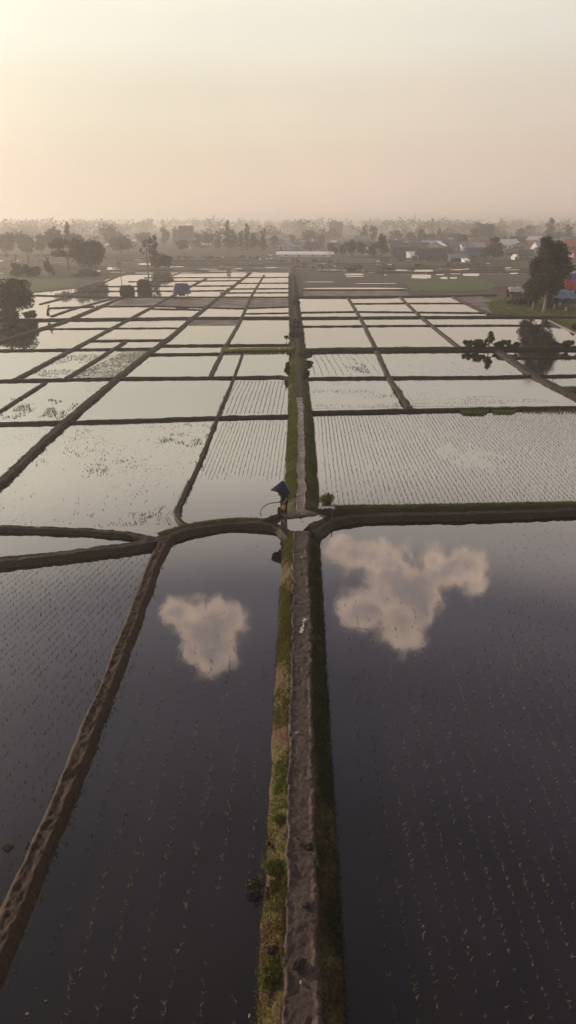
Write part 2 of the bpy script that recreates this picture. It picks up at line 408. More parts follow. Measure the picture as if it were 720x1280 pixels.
MUD = [
 ('field', [(138, 382), (158, 371.5), (362, 372), (361, 382), (300, 385)], 'mud_field', 'long drained paddy of dark brown mud'),
 ('field', [(233, 407), (243, 400), (303, 400), (296, 407)], 'mud_field', 'small drained paddy of dark mud'),
 ('field', [(379, 363.5), (508, 363.5), (512, 369.5), (379, 370)], 'mud_field', 'drained strip of dark mud beside the far end of the path'),
 ('field', [(505, 352), (600, 349), (622, 356), (612, 363), (515, 363.5)], 'green_field', 'low green crop field before the village'),
 ('field', [(-60, 345), (60, 344), (98, 349), (90, 358), (40, 365), (-60, 366)], 'green_field', 'dull green field behind the left tree'),
 ('field', [(604, 377), (640, 372), (800, 372), (800, 399), (690, 397), (612, 392)], 'green_field', 'mown green ground under the big tree'),
 ('field', [(689, 399), (800, 399), (800, 431), (735, 424)], 'green_field', 'grassy corner at the right edge'),
 ('field', [(570, 371.5), (602, 370), (640, 385), (655, 392), (613, 391.5)], 'mud_field', 'bare brown earth corner by the track'),
]
for k, (nm, pts, m_, lab) in enumerate(MUD): px_sheet(nm, pts, M[m_], .014 + .002 * k, lab)

# far gleaming ponds and paddies between the fields and the village
def pond(x0, y0, x1, y1, seed, lab='small gleaming paddy among the far fields'):
    rg = random.Random(seed); n = 14; pts = []
    for k in range(n):
        a = 2 * math.pi * k / n; c, s = math.cos(a), math.sin(a); pw = .55
        X = math.copysign(abs(c) ** pw, c); Y = math.copysign(abs(s) ** pw, s)
        j = rg.uniform(.8, 1.05)
        pts.append(((x0 + x1) / 2 + X * j * (x1 - x0) / 2, (y0 + y1) / 2 + Y * j * (y1 - y0) / 2))
    px_sheet('water', pts, M['water_far'], .012 + .0007 * (seed % 20), lab)
PONDS = [(428,337.4,456,339.2),(430,341.8,456,343.8),(431,344.6,455,346),(473,337.8,482,339),(476,343,484,344.4),(494,337,509,338.6),(428,331.2,449,332),(413,332.4,421,333.2),
 (513,343,540,348.5),(517,337,543,339.8),(520,333,533,334),(562,340.6,577,342.8),(578,341,600,345.5),(550,346,560,349),(545,342.5,556,344),(562,346.5,572,348.5),(622,333,640,335.6),(630,335.8,650,338.8),(637,340.8,648,342.8),(706,339.4,740,343),
 (380,359.6,508,361.4),(556,370.8,590,372.8),(585,373.8,606,377),(-10,325,8,327.6),(12,324.8,23,327.5),(26,324.8,34,326.4),(39,324.8,45,327),(47,324.6,57,326.8),(-8,335,10,336.8),(49,334,54,338.5),(65,330.2,77,333.8),(67,337,83,341),
 (98,337,129,339.6),(133,333.6,150,338.2),(172,329,190,331),(266,321,280,322.6),(258,338,299,339.3),(165,340.8,246,341.8),(-30,341,20,342),(334,318,341,320),(323,323,335,325.2),(480,332,488,333),(400,329,408,330),(545,335.5,553,336.5),(600,337,611,338.2),(345,347,362,350),
 (70,367.6,45,368.8),(330,334,347,335),(380,352,420,352.8),(440,354,500,354.8),(200,333,232,334),(300,329,318,329.8),(100,360.4,126,361.6),(470,326,486,327),(600,329,612,330)]
rgq = random.Random(77)
for k in range(44):
    yy = rgq.uniform(322, 341); xx = rgq.uniform(380, 720) if k % 3 else rgq.uniform(130, 340); ww = rgq.uniform(6, 34)
    if 600 < xx < 725 and yy > 334: continue
    PONDS.append((xx, yy, xx + ww, yy + rgq.uniform(.35, 1.0) * (yy - 300) / 28))
for k, q in enumerate(PONDS): pond(*q, seed=k)

# many worked plots between the flooded paddies and the village
rgp = random.Random(12)
for k in range(70):
    yy = 323 + 20 * rgp.random() ** .8; hh = rgp.uniform(.5, 1.7) * (yy - 300) / 35; xx = rgp.uniform(-60, 760)
    if yy > 338 and xx < 366: continue
    ww = rgp.uniform(18, 70); sl_ = (xx - 366) / (yy - 276) * hh
    mt = rgp.choice(['mud_field', 'green_field', 'plot_dark', 'plot_dark', 'plot_pale'])
    px_sheet('field', [(xx, yy), (xx + ww, yy + rgp.uniform(-.2, .2)), (xx + ww + sl_ * 1.1, yy + hh), (xx + sl_, yy + hh)], M[mt], .001 + .00012 * k,
             {'mud_field': 'small plot of wet brown mud among the far fields', 'green_field': 'small green plot among the far fields', 'plot_dark': 'small dark tilled plot among the far fields', 'plot_pale': 'small pale stubble plot among the far fields'}[mt])
# ------------------------------------------------------------------ bunds and the main bank
def resample(pts, step):
    out_ = [pts[0].copy()]; acc = 0
    # Catmull-Rom through the traced points
    n = len(pts); dense = []
    for i in range(n - 1):
        p0 = pts[max(i - 1, 0)]; p1 = pts[i]; p2 = pts[i + 1]; p3 = pts[min(i + 2, n - 1)]
        L = (p2 - p1).length; k = max(2, int(L / (step * .25)))
        for j in range(k):
            t = j / k
            dense.append(.5 * ((2 * p1) + (-p0 + p2) * t + (2 * p0 - 5 * p1 + 4 * p2 - p3) * t * t + (-p0 + 3 * p1 - 3 * p2 + p3) * t ** 3))
    dense.append(pts[-1].copy()); out_ = [dense[0]]
    for p in dense[1:]:
        if (p - out_[-1]).length >= step: out_.append(p)
    out_.append(dense[-1]); return out_
def lin(pts):
    """straight polyline points, subdivided so Catmull-Rom does not overshoot"""
    o = [pts[0]]
    for a, b in zip(pts[:-1], pts[1:]):
        o += [a.lerp(b, .12), a.lerp(b, .5), a.lerp(b, .88), b]
    return o
def ridge(name, pts, profile, step, mat, label, noise=(.05, .03), fine=.0):
    """sweep a cross profile [(offset, height)] along a line; noise = (sideways, up)"""
    c = resample(pts, step); n = len(c); c = np.array([(p.x, p.y) for p in c])
    tg = np.gradient(c, axis=0); tg /= np.linalg.norm(tg, axis=1)[:, None] + 1e-9
    nr = np.stack([tg[:, 1], -tg[:, 0]], 1)
    pr = np.array(profile); m = len(pr)
    off = pr[:, 0][None, :].repeat(n, 0); hh = pr[:, 1][None, :].repeat(n, 0)
    x0 = c[:, 0:1]; y0 = c[:, 1:2]
    wob = (fbm(x0 * .9 + 5, y0 * .9, 3) - .5) * noise[0] * 2
    lft = (fbm(x0 * 1.3 + 50, y0 * 1.3 + 9, 4) - .5) * noise[0] * 3; rgt = (fbm(x0 * 1.3 + 90, y0 * 1.3 + 70, 4) - .5) * noise[0] * 3
    half = abs(pr[:, 0]).max()
    off = off + wob + np.where(off < 0, -lft, rgt) * np.abs(off) / half
    X = x0 + nr[:, 0:1] * off; Y = y0 + nr[:, 1:2] * off
    top = np.clip(hh / (pr[:, 1].max() + 1e-6), 0, 1)
    Z = hh + (fbm(X * 2.2, Y * 2.2, 4) - .5) * noise[1] * 2 * top
    if fine: Z = Z + ((fbm(X * 9, Y * 9, 4) - .5) + (np.abs(fbm(X * 4 + 9, Y * 4, 3) - .5) < .035) * -.18) * fine * np.clip(top * 2, 0, 1)
    V = np.stack([X, Y, Z], 2).reshape(-1, 3)
    i = np.arange(n - 1)[:, None] * m; j = np.arange(m - 1)[None, :]
    F = np.stack([i + j, i + j + 1, i + m + j + 1, i + m + j], 2).reshape(-1, 4)
    o = mesh_np(name, V, F, mat, smooth=True)
    # normals up
    me = o.data
    if me.polygons[len(me.polygons) // 2].normal.z < 0: me.flip_normals()
    tag(o, label, name.replace('_', ' '), kind='structure')
    return o, c, nr
def prof(half, h, k=23, flat=.5):
    r = []
    for i in range(k):
        s = -1 + 2 * i / (k - 1); a = abs(s)
        z = h * (.93 + .07 * (a / flat) ** 2) if a < flat else h * (1 - ((a - flat) / (1 - flat)) ** 1.15)
        r.append((s * half, z if a < .999 else -.07))
    return r
def bund(px, width, h, mat='mud', label='', curved=False, step=None, name='earth_bank'):
    pts = [P(x, y, h * .4) for x, y in px]
    for p in pts: p.z = 0
    if not curved: pts = lin(pts)
    dmin = min(p.y for p in pts); st = step or max(.06, dmin / 260)
    return ridge(name, pts, prof(width / 2, h), st, M[mat], label, noise=(.075 * min(1.5, width), .06), fine=.085 if dmin < 45 else .03)
B = [
 # near left
 ([(212, 670), (203, 684), (190, 712), (157, 800), (91, 967), (20, 1133), (-60, 1330)], .82, .30, 'mud_red', 'reddish earth bund slanting down to the lower left', True),
 ([(366, 676), (352, 662), (335, 657.5), (305, 655.5), (270, 658), (240, 663), (210, 672), (180, 681), (100, 692), (0, 704), (-160, 725)], 1.0, .30, 'mud', 'curving dark bund running left from the crossing', True),
 ([(-120, 659), (0, 661), (100, 664), (160, 669), (200, 677)], .62, .24, 'mud', 'thin dark bund joining the curving one from the left', True),
 ([(303, 443), (292, 473), (272, 522), (250, 578), (229, 622), (222, 641), (225, 652), (240, 661)], .5, .24, 'mud', 'thin bund hooking down to the curved bund', True),
 ([(-100, 533), (0, 530), (80, 528), (160, 526), (272, 522), (366, 520)], .8, .27, 'mud', 'straight dark bund crossing the left paddies at the pink path', False),
 ([(-100, 478), (0, 476), (145, 473), (290, 472), (350, 471), (368, 474)], .8, .27, 'mud', 'straight bund above the ruled paddy left of the path', False),
 ([(-110, 700), (0, 604), (80, 529), (146, 473), (190, 438), (215, 420), (240, 398), (262, 381), (300, 351), (313, 341)], 1.15, .36, 'mud', 'long broad bund climbing rightwards across all the left paddies', False),
 ([(0, 514), (57, 478)], .6, .24, 'mud', 'short thin bund at the left edge', False),
 ([(-80, 547), (0, 514)], .6, .24, 'mud', 'continuation of the short thin bund at the left edge', False),
 ([(18, 475), (90, 437), (152, 404), (197, 380), (222, 366), (258, 348)], 1.0, .30, 'mud', 'long slanting bund left of the broad one', False),
 ([(83, 473), (157, 427)], .8, .28, 'mud', 'short slanting bund beside the weedy paddy', False),
 ([(-100, 440), (0, 438), (90, 437), (190, 436)], .9, .27, 'mud', 'cross bund below the mirrored tree', False),
 ([(113, 426), (205, 425)], .7, .24, 'mud', 'thin short cross bund between two slanting ones', False),
 ([(57, 411), (222, 410)], .7, .24, 'mud', 'thin cross bund under the thick one', False),
 ([(-120, 401), (0, 400), (120, 399), (240, 397.5), (366, 397)], 1.9, .45, 'mud', 'thick dark cross bund behind the mirrored tree', False),
 ([(-80, 450), (0, 427), (80, 402), (133, 380), (153, 371)], 1.3, .36, 'mud', 'slanting bund passing the person in the hat', False),
 ([(62, 385), (118, 383)], 1.0, .3, 'mud', 'short cross bund beside the person in the hat', False),
 ([(65, 395), (88, 387), (122, 378), (140, 373)], 1.0, .3, 'mud', 'thin slanting bund beyond the person in the hat', False),
 ([(50, 380), (78, 373), (88, 368), (118, 358), (148, 345)], 1.0, .3, 'mud', 'far slanting bund at the corner of the left paddies', False),
 ([(44, 369), (80, 370), (140, 371.5), (240, 371.5), (364, 371.5)], 1.6, .35, 'mud', 'far cross bund above the drained paddy', False),
 ([(120, 383), (195, 382.5), (300, 385.5), (364, 383)], 1.0, .25, 'mud', 'cross bund below the drained paddy', False),
 ([(190, 386), (250, 387)], .9, .25, 'mud', 'short cross bund by the drained paddy', False),
 ([(330, 344), (313, 372), (300, 402), (278, 440), (263, 471)], .85, .29, 'mud', 'slanting bund nearest the main path', False),
 ([(188, 443), (278, 442)], .8, .27, 'mud', 'short cross bund left of the bright weeds', False),
 ([(197, 432), (280, 431.5), (366, 431)], .8, .27, 'mud', 'cross bund behind the bright weeds', False),
 ([(278, 439), (366, 437.5)], .7, .2, 'mud_green', 'weedy green bund left of the path', False),
 ([(305, 392), (366, 391)], .7, .2, 'mud', 'thin cross bund beside the far path', False),
 ([(120, 358), (291, 357)], .9, .28, 'mud', 'far thin cross bund behind the blue tarp tent', False),
 ([(104, 364), (240, 363.5), (282, 363)], .9, .28, 'mud', 'far thin cross bund level with the blue tarp tent', False),
 ([(295, 354), (366, 353.5)], .9, .25, 'mud', 'first far cross bund beside the path end', False),
 ([(283, 361), (366, 360.5)], .9, .25, 'mud', 'second far cross bund beside the path end', False),
 ([(275, 366), (366, 365.5)], .9, .25, 'mud', 'third far cross bund beside the path end', False),
 ([(160, 352), (300, 350.5)], .9, .25, 'mud', 'farthest cross bund behind the straw stacks', False),
 ([(180, 347), (366, 346.5)], .9, .25, 'mud', 'farthest cross bund of the left paddies', False),
 ([(150, 372), (200, 350), (225, 341)], .8, .25, 'mud', 'far slanting bund by the straw stacks', False),
 # right
 ([(378, 704), (384, 684), (394, 667), (412, 655), (440, 649), (480, 646.5), (600, 644), (720, 640), (900, 634)], .95, .32, 'mud', 'dark curved bund running right from the crossing', True),
 ([(385, 641), (410, 638), (500, 637), (720, 633), (900, 628)], .62, .36, 'mud_green', 'grassy bund along the lower edge of the planted paddy', False),
 ([(374, 516), (400, 515.5), (560, 512), (720, 509.5), (900, 506)], .9, .3, 'mud', 'straight bund along the upper edge of the planted paddy', False),
 ([(372, 474), (392, 473), (500, 472), (610, 471.5), (668, 470), (740, 469), (860, 467)], .9, .28, 'mud', 'straight cross bund below the shrubs', False),
 ([(372, 438), (420, 437), (560, 436), (720, 435), (880, 434)], 2.0, .5, 'mud', 'thick dark bund carrying the row of shrubs', False),
 ([(640, 447), (740, 446), (860, 445)], .8, .26, 'mud', 'short bund right of the shrubs', False),
 ([(372, 408), (500, 407), (640, 406.5), (688, 407)], .8, .27, 'mud', 'thin cross bund through the mirrored big tree', False),
 ([(370, 397.5), (500, 396.5), (620, 396), (720, 396.5)], 1.7, .42, 'mud', 'thick cross bund in front of the green ground', False),
 ([(370, 390.5), (450, 389.5), (610, 391)], .8, .26, 'mud', 'thin cross bund before the thick one', False),
 ([(440, 379.5), (500, 379), (585, 379)], .8, .26, 'mud', 'thin far cross bund right of the path', False),
 ([(367, 371.5), (440, 371.5), (510, 370.5), (620, 369)], 1.8, .4, 'mud', 'far edge bund of the right paddies', False),
 ([(435, 372), (452, 400), (470, 436), (485, 470), (511, 511)], .95, .3, 'mud', 'slanting bund nearest the path on the right', False),
 ([(500, 371), (525, 395), (550, 415), (574, 434)], .95, .3, 'mud', 'middle slanting bund on the right', False),
 ([(566, 371), (612, 393)], 1.4, .35, 'mud', 'slanting bund beside the bare earth corner', False),
 ([(622, 438), (670, 471), (740, 506), (900, 590)], 1.5, .36, 'mud', 'broad pale-topped bund slanting off to the right edge', False),
 ([(378, 363), (508, 362.5)], 1.2, .3, 'mud', 'bund behind the far drained strip', False),
 ([(686, 400), (735, 424), (800, 455)], .7, .16, 'sand', 'sandy kerb of the track at the right edge', False),
]
bund_lines = []
for px, wd, h, mt, lab, cv in B:
    nearb = min(q[1] for q in px) > 600 or 'reddish' in lab; fb = max(q[1] for q in px) < 420; wd *= .86 if nearb else (.62 if fb else .70); h *= .92 if nearb else (.60 if fb else .70)
    o, c, nr = bund(px, wd, h, mt, lab, cv); bund_lines.append((c, nr, wd, h, lab))

# thin far bunds and hedgerows that divide the land before the village
rgb = random.Random(5)
for k in range(30):
    yy = 321 + 21 * (k / 30) + rgb.uniform(-.3, .3); xx = rgb.uniform(-40, 600)
    if yy > 338 and xx < 366: xx = 380 + rgb.random() * 200
    o, c, nr = bund([(xx, yy), (xx + rgb.uniform(60, 220), yy + rgb.uniform(-.5, .5))], 1.3, .14, rgb.choice(['mud', 'mud_green']), 'thin dark bund dividing the far fields', False, 2.5)
# main bank: slopes + trodden path
near = [(376.5, 1600), (376.5, 1280), (376.5, 1100), (376, 960), (376, 800), (376, 700), (376.5, 664)]
far = [(376.5, 645), (376.5, 640), (377, 600), (376.5, 560), (376, 516), (374.5, 497)]
far2 = [(374.8, 500), (374, 490), (372.5, 460), (372, 430), (369.8, 400), (366.8, 371), (365.6, 350), (364.5, 334)]
def main(pxs, half, hp, h, step, matb, matp, labb, labp, far_=False):
    pts = [P(x, y, h) for x, y in pxs]
    for p in pts: p.z = 0
    pb = [(-half, -.07)]
    for k in range(1, 9):
        s = k / 9; pb.append((-half + (half - hp) * s, h * (1 - (1 - s) ** 1.3) * .98))
    pb += [(-hp, h * .99), (-hp * .5, h * .9), (0, h * .88), (hp * .5, h * .9), (hp, h * .99)]
    for k in range(8, 0, -1):
        s = k / 9; pb.append((half - (half - hp) * s, h * (1 - (1 - s) ** 1.3) * .98))
    pb.append((half, -.07))
    o1, c, nr = ridge('embankment', pts, pb, step, M[matb], labb, noise=(.06, .05), fine=.07)
    # path: finer grid with ridged crumbly edges and a trodden middle
    c2 = resample(pts, step * .6); n = len(c2); c2 = np.array([(p.x, p.y) for p in c2])
    tg = np.gradient(c2, axis=0); tg /= np.linalg.norm(tg, axis=1)[:, None] + 1e-9; nr2 = np.stack([tg[:, 1], -tg[:, 0]], 1)
    m = 25; s = np.linspace(-1, 1, m)[None, :]
    x0 = c2[:, 0:1]; y0 = c2[:, 1:2]
    e1 = (fbm(x0 * 2 + 3, y0 * 2, 4) - .5) * .14; e2 = (fbm(x0 * 2 + 33, y0 * 2 + 8, 4) - .5) * .14
    wob = (fbm(x0 * .9 + 5, y0 * .9, 3) - .5) * .12
    off = s * hp * 1.04 + wob + np.where(s < 0, -e1, e2) * np.abs(s) * 1.5
    X = x0 + nr2[:, 0:1] * off; Y = y0 + nr2[:, 1:2] * off
    a = np.abs(s)
    Z = h + .02 + np.exp(-((a - .78) / .16) ** 2) * .07 * np.clip(fbm(X * 9 + 7, Y * 6, 3) * 2.4 - .75, 0, 1) * .6 - .04 * np.clip((a - .86) / .1, 0, 1) - .14 * (a > .999)
    Z = Z + (fbm(X * 2.2, Y * 2.2, 4) - .5) * .05 + (fbm(X * 14, Y * 14, 3) - .5) * (.022 + .07 * np.exp(-((a - .8) / .2) ** 2))
    Z = Z - np.where(a < .6, .022 * np.clip((fbm(X * 5 + 60, Y * 3.3, 3) - .62) * 6, 0, 1), 0)
    V = np.stack([X, Y, Z], 2).reshape(-1, 3)
    i = np.arange(n - 1)[:, None] * m; j = np.arange(m - 1)[None, :]
    F = np.stack([i + j, i + j + 1, i + m + j + 1, i + m + j], 2).reshape(-1, 4)
    o2 = mesh_np('path', V, F, M[matp], smooth=True)
    if o2.data.polygons[10].normal.z < 0: o2.data.flip_normals()
    tag(o2, labp, 'path', kind='structure')
    return c, nr
c_near, nr_near = main(near, .86, .37, .42, .06, 'bank', 'path', 'earth bank of the main path below the crossing', 'trodden muddy footpath along the near bank')
c_f2, nr_f2 = main(far2, .95, .22, .34, .3, 'mud_green', 'mud', 'dull weedy earth bank of the far stretch of the main path', 'dark worn footpath on the far stretch')
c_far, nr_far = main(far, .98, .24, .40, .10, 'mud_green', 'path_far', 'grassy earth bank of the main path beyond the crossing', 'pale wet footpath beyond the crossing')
c_far = np.concatenate([c_far, c_f2]); nr_far = np.concatenate([nr_far, nr_f2])
# crossing plateau with a puddle lying in its hollow
cr = P(375, 655)
pl = [(350, 654), (358, 648.5), (370, 647), (384, 645.5), (400, 644), (406, 646), (396, 650.5), (386, 654), (379, 661), (373, 669), (367, 663), (358, 657.5)]
PQ = np.array([(P(x, y, .4).x, P(x, y, .4).y) for x, y in pl])
def dist_in(x, y):
    """rough distance inside the puddle outline (positive inside)"""
    ins = False; dm = 9.0; j = len(PQ) - 1
    for i in range(len(PQ)):
        ax, ay = PQ[j]; bx, by = PQ[i]
        if (by > y) != (ay > y) and x < (ax - bx) * (y - by) / (ay - by) + bx: ins = not ins
        t = max(0, min(1, ((x - ax) * (bx - ax) + (y - ay) * (by - ay)) / ((bx - ax) ** 2 + (by - ay) ** 2))); dm = min(dm, math.hypot(x - ax - t * (bx - ax), y - ay - t * (by - ay))); j = i
    return dm if ins else -dm
V = []; F = []; nu, nv = 90, 44
for j in range(nv + 1):
    r = j / nv
    for k in range(nu):
        a = 2 * math.pi * k / nu
        x = cr.x + 1.35 * r * math.cos(a); y = cr.y + 1.45 * r * math.sin(a)
        z = .40 * (1 - r ** 6) - .06 * r ** 6 + (float(fbm(x * 3, y * 3, 5)) - .5) * .11 - .045 * max(-.6, min(1, dist_in(x, y) / .10))
        V.append((x, y, z))
for j in range(nv):
    for k in range(nu): F.append((j * nu + k, (j + 1) * nu + k, (j + 1) * nu + (k + 1) % nu, j * nu + (k + 1) % nu))
o = mesh_np('path', V, F, M['path'], smooth=True); tag(o, 'trampled mud platform where the banks meet', 'path', kind='structure')
if o.data.polygons[0].normal.z < 0: o.data.flip_normals()
pcn = PQ.mean(0); PE = pcn + (PQ - pcn) * 1.12
if sum(PE[i][0] * PE[(i + 1) % 12][1] - PE[(i + 1) % 12][0] * PE[i][1] for i in range(12)) < 0: PE = PE[::-1]
bb = MB(); bb.poly([(x, y, .378) for x, y in PE])
o = bb.build('puddle', M['water_murky'])
tag(o, 'shallow puddle shining on the crossing of the banks', 'puddle', kind='structure')

# ------------------------------------------------------------------ blades: grass, rice, weeds
def blades(name, XY, Z, mat, hgt, wid, per, lean, label, cat, seed=1, kind='stuff', parent=None):
    """XY (n,2) tuft places; per blades each"""
    rg = np.random.default_rng(seed); n = len(XY)
    base = np.repeat(np.column_stack([XY, Z]), per, 0); N = n * per
    th = rg.uniform(0, 2 * np.pi, N); H = hgt * rg.uniform(.55, 1.25, N); W = wid * rg.uniform(.7, 1.3, N)
    base[:, :2] += rg.normal(0, hgt * .12, (N, 2))
    ld = rg.uniform(0, 2 * np.pi, N); lm = H * lean * rg.uniform(.2, 1.0, N)
    dx = np.cos(th) * W / 2; dy = np.sin(th) * W / 2
    a = base + np.column_stack([-dx, -dy, np.zeros(N)]); b_ = base + np.column_stack([dx, dy, np.zeros(N)])
    mid = base + np.column_stack([np.cos(ld) * lm * .35, np.sin(ld) * lm * .35, H * .6])
    m1 = mid + np.column_stack([-dx, -dy, np.zeros(N)]) * .8; m2 = mid + np.column_stack([dx, dy, np.zeros(N)]) * .8
    tip = base + np.column_stack([np.cos(ld) * lm, np.sin(ld) * lm, H])
    t2 = tip + np.column_stack([dx, dy, np.zeros(N)]) * .15
    V = np.stack([a, b_, m1, m2, tip, t2], 1).reshape(-1, 3)
    i = np.arange(N)[:, None] * 6
    F = np.concatenate([i + np.array([[0, 1, 3, 2]]), i + np.array([[2, 3, 5, 4]])], 0)
    o = mesh_np(name, V, F, mat, parent)
    if label: tag(o, label, cat, kind=kind)
    return o
def inside(px, pts):
    q = np.array([(P(x, y).x, P(x, y).y) for x, y in px]); x, y = pts[:, 0], pts[:, 1]; r = np.zeros(len(pts), bool); j = len(q) - 1
    for i in range(len(q)):
        cnd = (q[i, 1] > y) != (q[j, 1] > y)
        r ^= cnd & (x < (q[j, 0] - q[i, 0]) * (y - q[i, 1]) / (q[j, 1] - q[i, 1] + 1e-12) + q[i, 0]); j = i
    return r
def rows(px, ang, rs, ts, keep, seed, jit=.03, mask=None):
    """rows of seedlings inside a traced field; ang = row direction from +Y"""
    q = np.array([(P(x, y).x, P(x, y).y) for x, y in px]); c = q.mean(0); rad = np.linalg.norm(q - c, axis=1).max()
    rg = np.random.default_rng(seed)
    u = np.arange(-rad, rad, rs); v = np.arange(-rad, rad, ts); U, Vv = np.meshgrid(u, v)
    U = U + (fbm(U * .3 + 4, Vv * .12 + seed, 2) - .5) * rs * .5
    U = U.ravel(); Vv = Vv.ravel(); U = U + rg.normal(0, jit, len(U)); Vv = Vv + rg.normal(0, jit * 1.6, len(Vv))
    X = c[0] + U * math.cos(ang) + Vv * math.sin(ang); Y = c[1] - U * math.sin(ang) + Vv * math.cos(ang)
    pts = np.column_stack([X, Y]); k = inside(px, pts)
    if mask is not None: k &= rg.random(len(pts)) < mask(X, Y)
    k &= rg.random(len(pts)) < keep
    return pts[k]
def strew(px, n, seed, mask):
    q = np.array([(P(x, y).x, P(x, y).y) for x, y in px]); lo, hi = q.min(0), q.max(0)
    rg = np.random.default_rng(seed); pts = rg.uniform(lo, hi, (n, 2)); k = inside(px, pts)
    k &= rg.random(n) < mask(pts[:, 0], pts[:, 1]); return pts[k]
vp = R(1.0)
Zc = lambda pts, z=-.01: np.full(len(pts), z)
# planted paddy right of the path
F1 = [(397, 519), (560, 516), (900, 508), (900, 625), (720, 629), (405, 633)]
hole = P(590, 570)
p1 = rows(F1, vp, .27, .105, .93, 1, .022, lambda X, Y: np.clip(.45 + 1.1 * fbm(X * .22, Y * .1 + 3, 3), 0, 1) * np.where(((X - hole.x) / 1.5) ** 2 + ((Y - hole.y) / 2.2) ** 2 + (fbm(X * 1.3, Y * 1.1, 3) - .5) * 4.5 > 1, 1, .12))
blades('rice_seedlings', p1, Zc(p1), M['rice'], .085, .011, 3, .5, 'rows of young rice in the wide planted paddy right of the path', 'rice seedlings', 11)
F2 = [(398, 664), (440, 656), (720, 648), (1000, 645), (1100, 1500), (432, 1500)]
p2 = rows(F2, vp, .43, .15, .85, 2, .025, lambda X, Y: np.where(Y > 27, np.clip((Y - 31.5) / 2, 0, .95) + np.clip((X - 7) / 8, 0, .3), np.clip((fbm(X * .25 + 2, Y * .15, 3) - .40) * 3 + np.clip((21.5 - Y) / 5, 0, .9), 0, .95) * np.clip((23.5 - Y) / 3, .12, 1)) * np.clip((X - 1.6) * 1.2, 0, 1))
p2b = rows([(640, 668), (900, 656), (1100, 960), (560, 960)], R(-16), .42, .2, .55, 22, .04, lambda X, Y: np.clip((X - 5) / 4, 0, 1) * .8)
p2 = np.concatenate([p2, p2b])
fr_ = p2[:, 1] > 24
blades('rice_seedlings', p2[fr_], Zc(p2[fr_]), M['rice'], .045, .012, 3, .7, 'fine rows of drowned seedlings along the far side of the dark right paddy', 'rice seedlings', 19)
p2 = p2[~fr_]
blades('rice_seedlings', p2, Zc(p2), M['rice_pale'], .10, .014, 3, 1.0, 'sparse rows of drowned seedlings in the dark paddy at the lower right', 'rice seedlings', 12)
# left lower dark paddy
F3 = [(214, 682), (240, 668), (300, 661), (345, 664), (352, 700), (320, 1400), (-40, 1400), (20, 1180), (100, 980), (165, 810)]
p3 = rows(F3, R(1.5), .66, .14, .8, 3, .04, lambda X, Y: np.clip((22 - Y) / 7, 0, 1) * np.clip((fbm(X * .3, Y * .2 + 7, 3) - .25) * 4, 0, 1))
blades('rice_seedlings', p3, Zc(p3), M['rice_pale'], .11, .014, 3, 1.1, 'straggling seedling rows in the dark paddy left of the near path', 'rice seedlings', 13)
# left paddy beyond the reddish bund
F4 = [(-60, 712), (0, 708), (100, 697), (192, 686), (182, 710), (150, 800), (84, 967), (14, 1125), (-80, 1330)]
p4 = rows(F4, R(14), .30, .12, .9, 4, .015, lambda X, Y: np.clip(.5 + .8 * fbm(X * .2, Y * .2, 3) - np.clip((20 - Y) / 9, 0, .6), 0, 1))
blades('rice_seedlings', p4, Zc(p4), M['rice'], .09, .012, 3, .6, 'fine slanting rows of rice in the paddy at the left edge', 'rice seedlings', 14)
F5 = [(276, 527), (357, 525), (358, 600), (248, 600)]
p5 = rows(F5, R(2), .25, .14, .9, 5, .012, lambda X, Y: np.clip((Y - P(300, 603).y) * .6, .0, 1))
blades('rice_seedlings', p5, Zc(p5), M['rice'], .09, .012, 3, .4, 'even rice rows in the paddy behind the umbrella carrier', 'rice seedlings', 15)
F6 = [(294, 476), (357, 476), (357, 517), (278, 518)]
p6 = rows(F6, R(2), .36, .16, .95, 6, .02)
blades('rice_seedlings', p6, Zc(p6), M['rice'], .10, .014, 3, .4, 'short rice rows in the small paddy left of the mossy bank', 'rice seedlings', 16)
F7 = [(388, 442), (466, 440), (478, 468), (388, 470)]
p7 = rows(F7, R(-3), .7, .2, .9, 7, .02, lambda X, Y: np.clip(.55 + (X < P(430, 455).x) * .5, 0, 1))
blades('rice_seedlings', p7, Zc(p7), M['rice'], .10, .015, 3, .4, 'thin rice rows beside the upper shrubs of the bank', 'rice seedlings', 17)
F7b = [(476, 441), (620, 440), (660, 467), (490, 469)]
p7b = rows(F7b, R(-24), 1.2, .25, .7, 77, .05, lambda X, Y: np.clip(fbm(X * .1, Y * .1, 3) * 1.3 - .2, 0, 1))
blades('rice_seedlings', p7b, Zc(p7b), M['rice'], .09, .015, 3, .4, 'faint slanting seedling rows under the shrub bund', 'rice seedlings', 18)
# weeds
F8 = [(10, 600), (80, 532), (270, 526), (248, 580), (225, 628), (215, 655), (100, 660), (-60, 655)]
w8 = strew(F8, 16000, 8, lambda X, Y: np.clip((fbm(X * .28 + 8, Y * .22 + 1, 4) - .5) * 4, 0.02, 1) * np.clip((fbm(X * 1.6, Y * 1.6, 3) - .42) * 5, 0, 1))
blades('water_weeds', w8, Zc(w8), M['weed'], .085, .02, 3, .9, 'brown weed flecks scattered over the wide left paddy', 'weeds', 21)
F9 = [(88, 472), (156, 439), (187, 438), (146, 472)]
w9 = strew(F9, 9000, 9, lambda X, Y: .35 + .25 * (fbm(X * .5, Y * .5, 3) > .48))
blades('water_weeds', w9, Zc(w9), M['rice_pale'], .075, .03, 3, .8, 'dense pale weeds filling the narrow slanting paddy', 'weeds', 22)
F10 = [(20, 472), (92, 440), (150, 440), (80, 472)]
w10 = strew(F10, 5000, 10, lambda X, Y: .45 * (fbm(X * .35, Y * .35, 3) > .5))
blades('water_weeds', w10, Zc(w10), M['weed'], .10, .03, 2, .8, 'sparse weeds left of the densely weedy paddy', 'weeds', 23)
F11 = [(0, 524), (0, 500), (40, 495), (100, 505), (84, 524)]
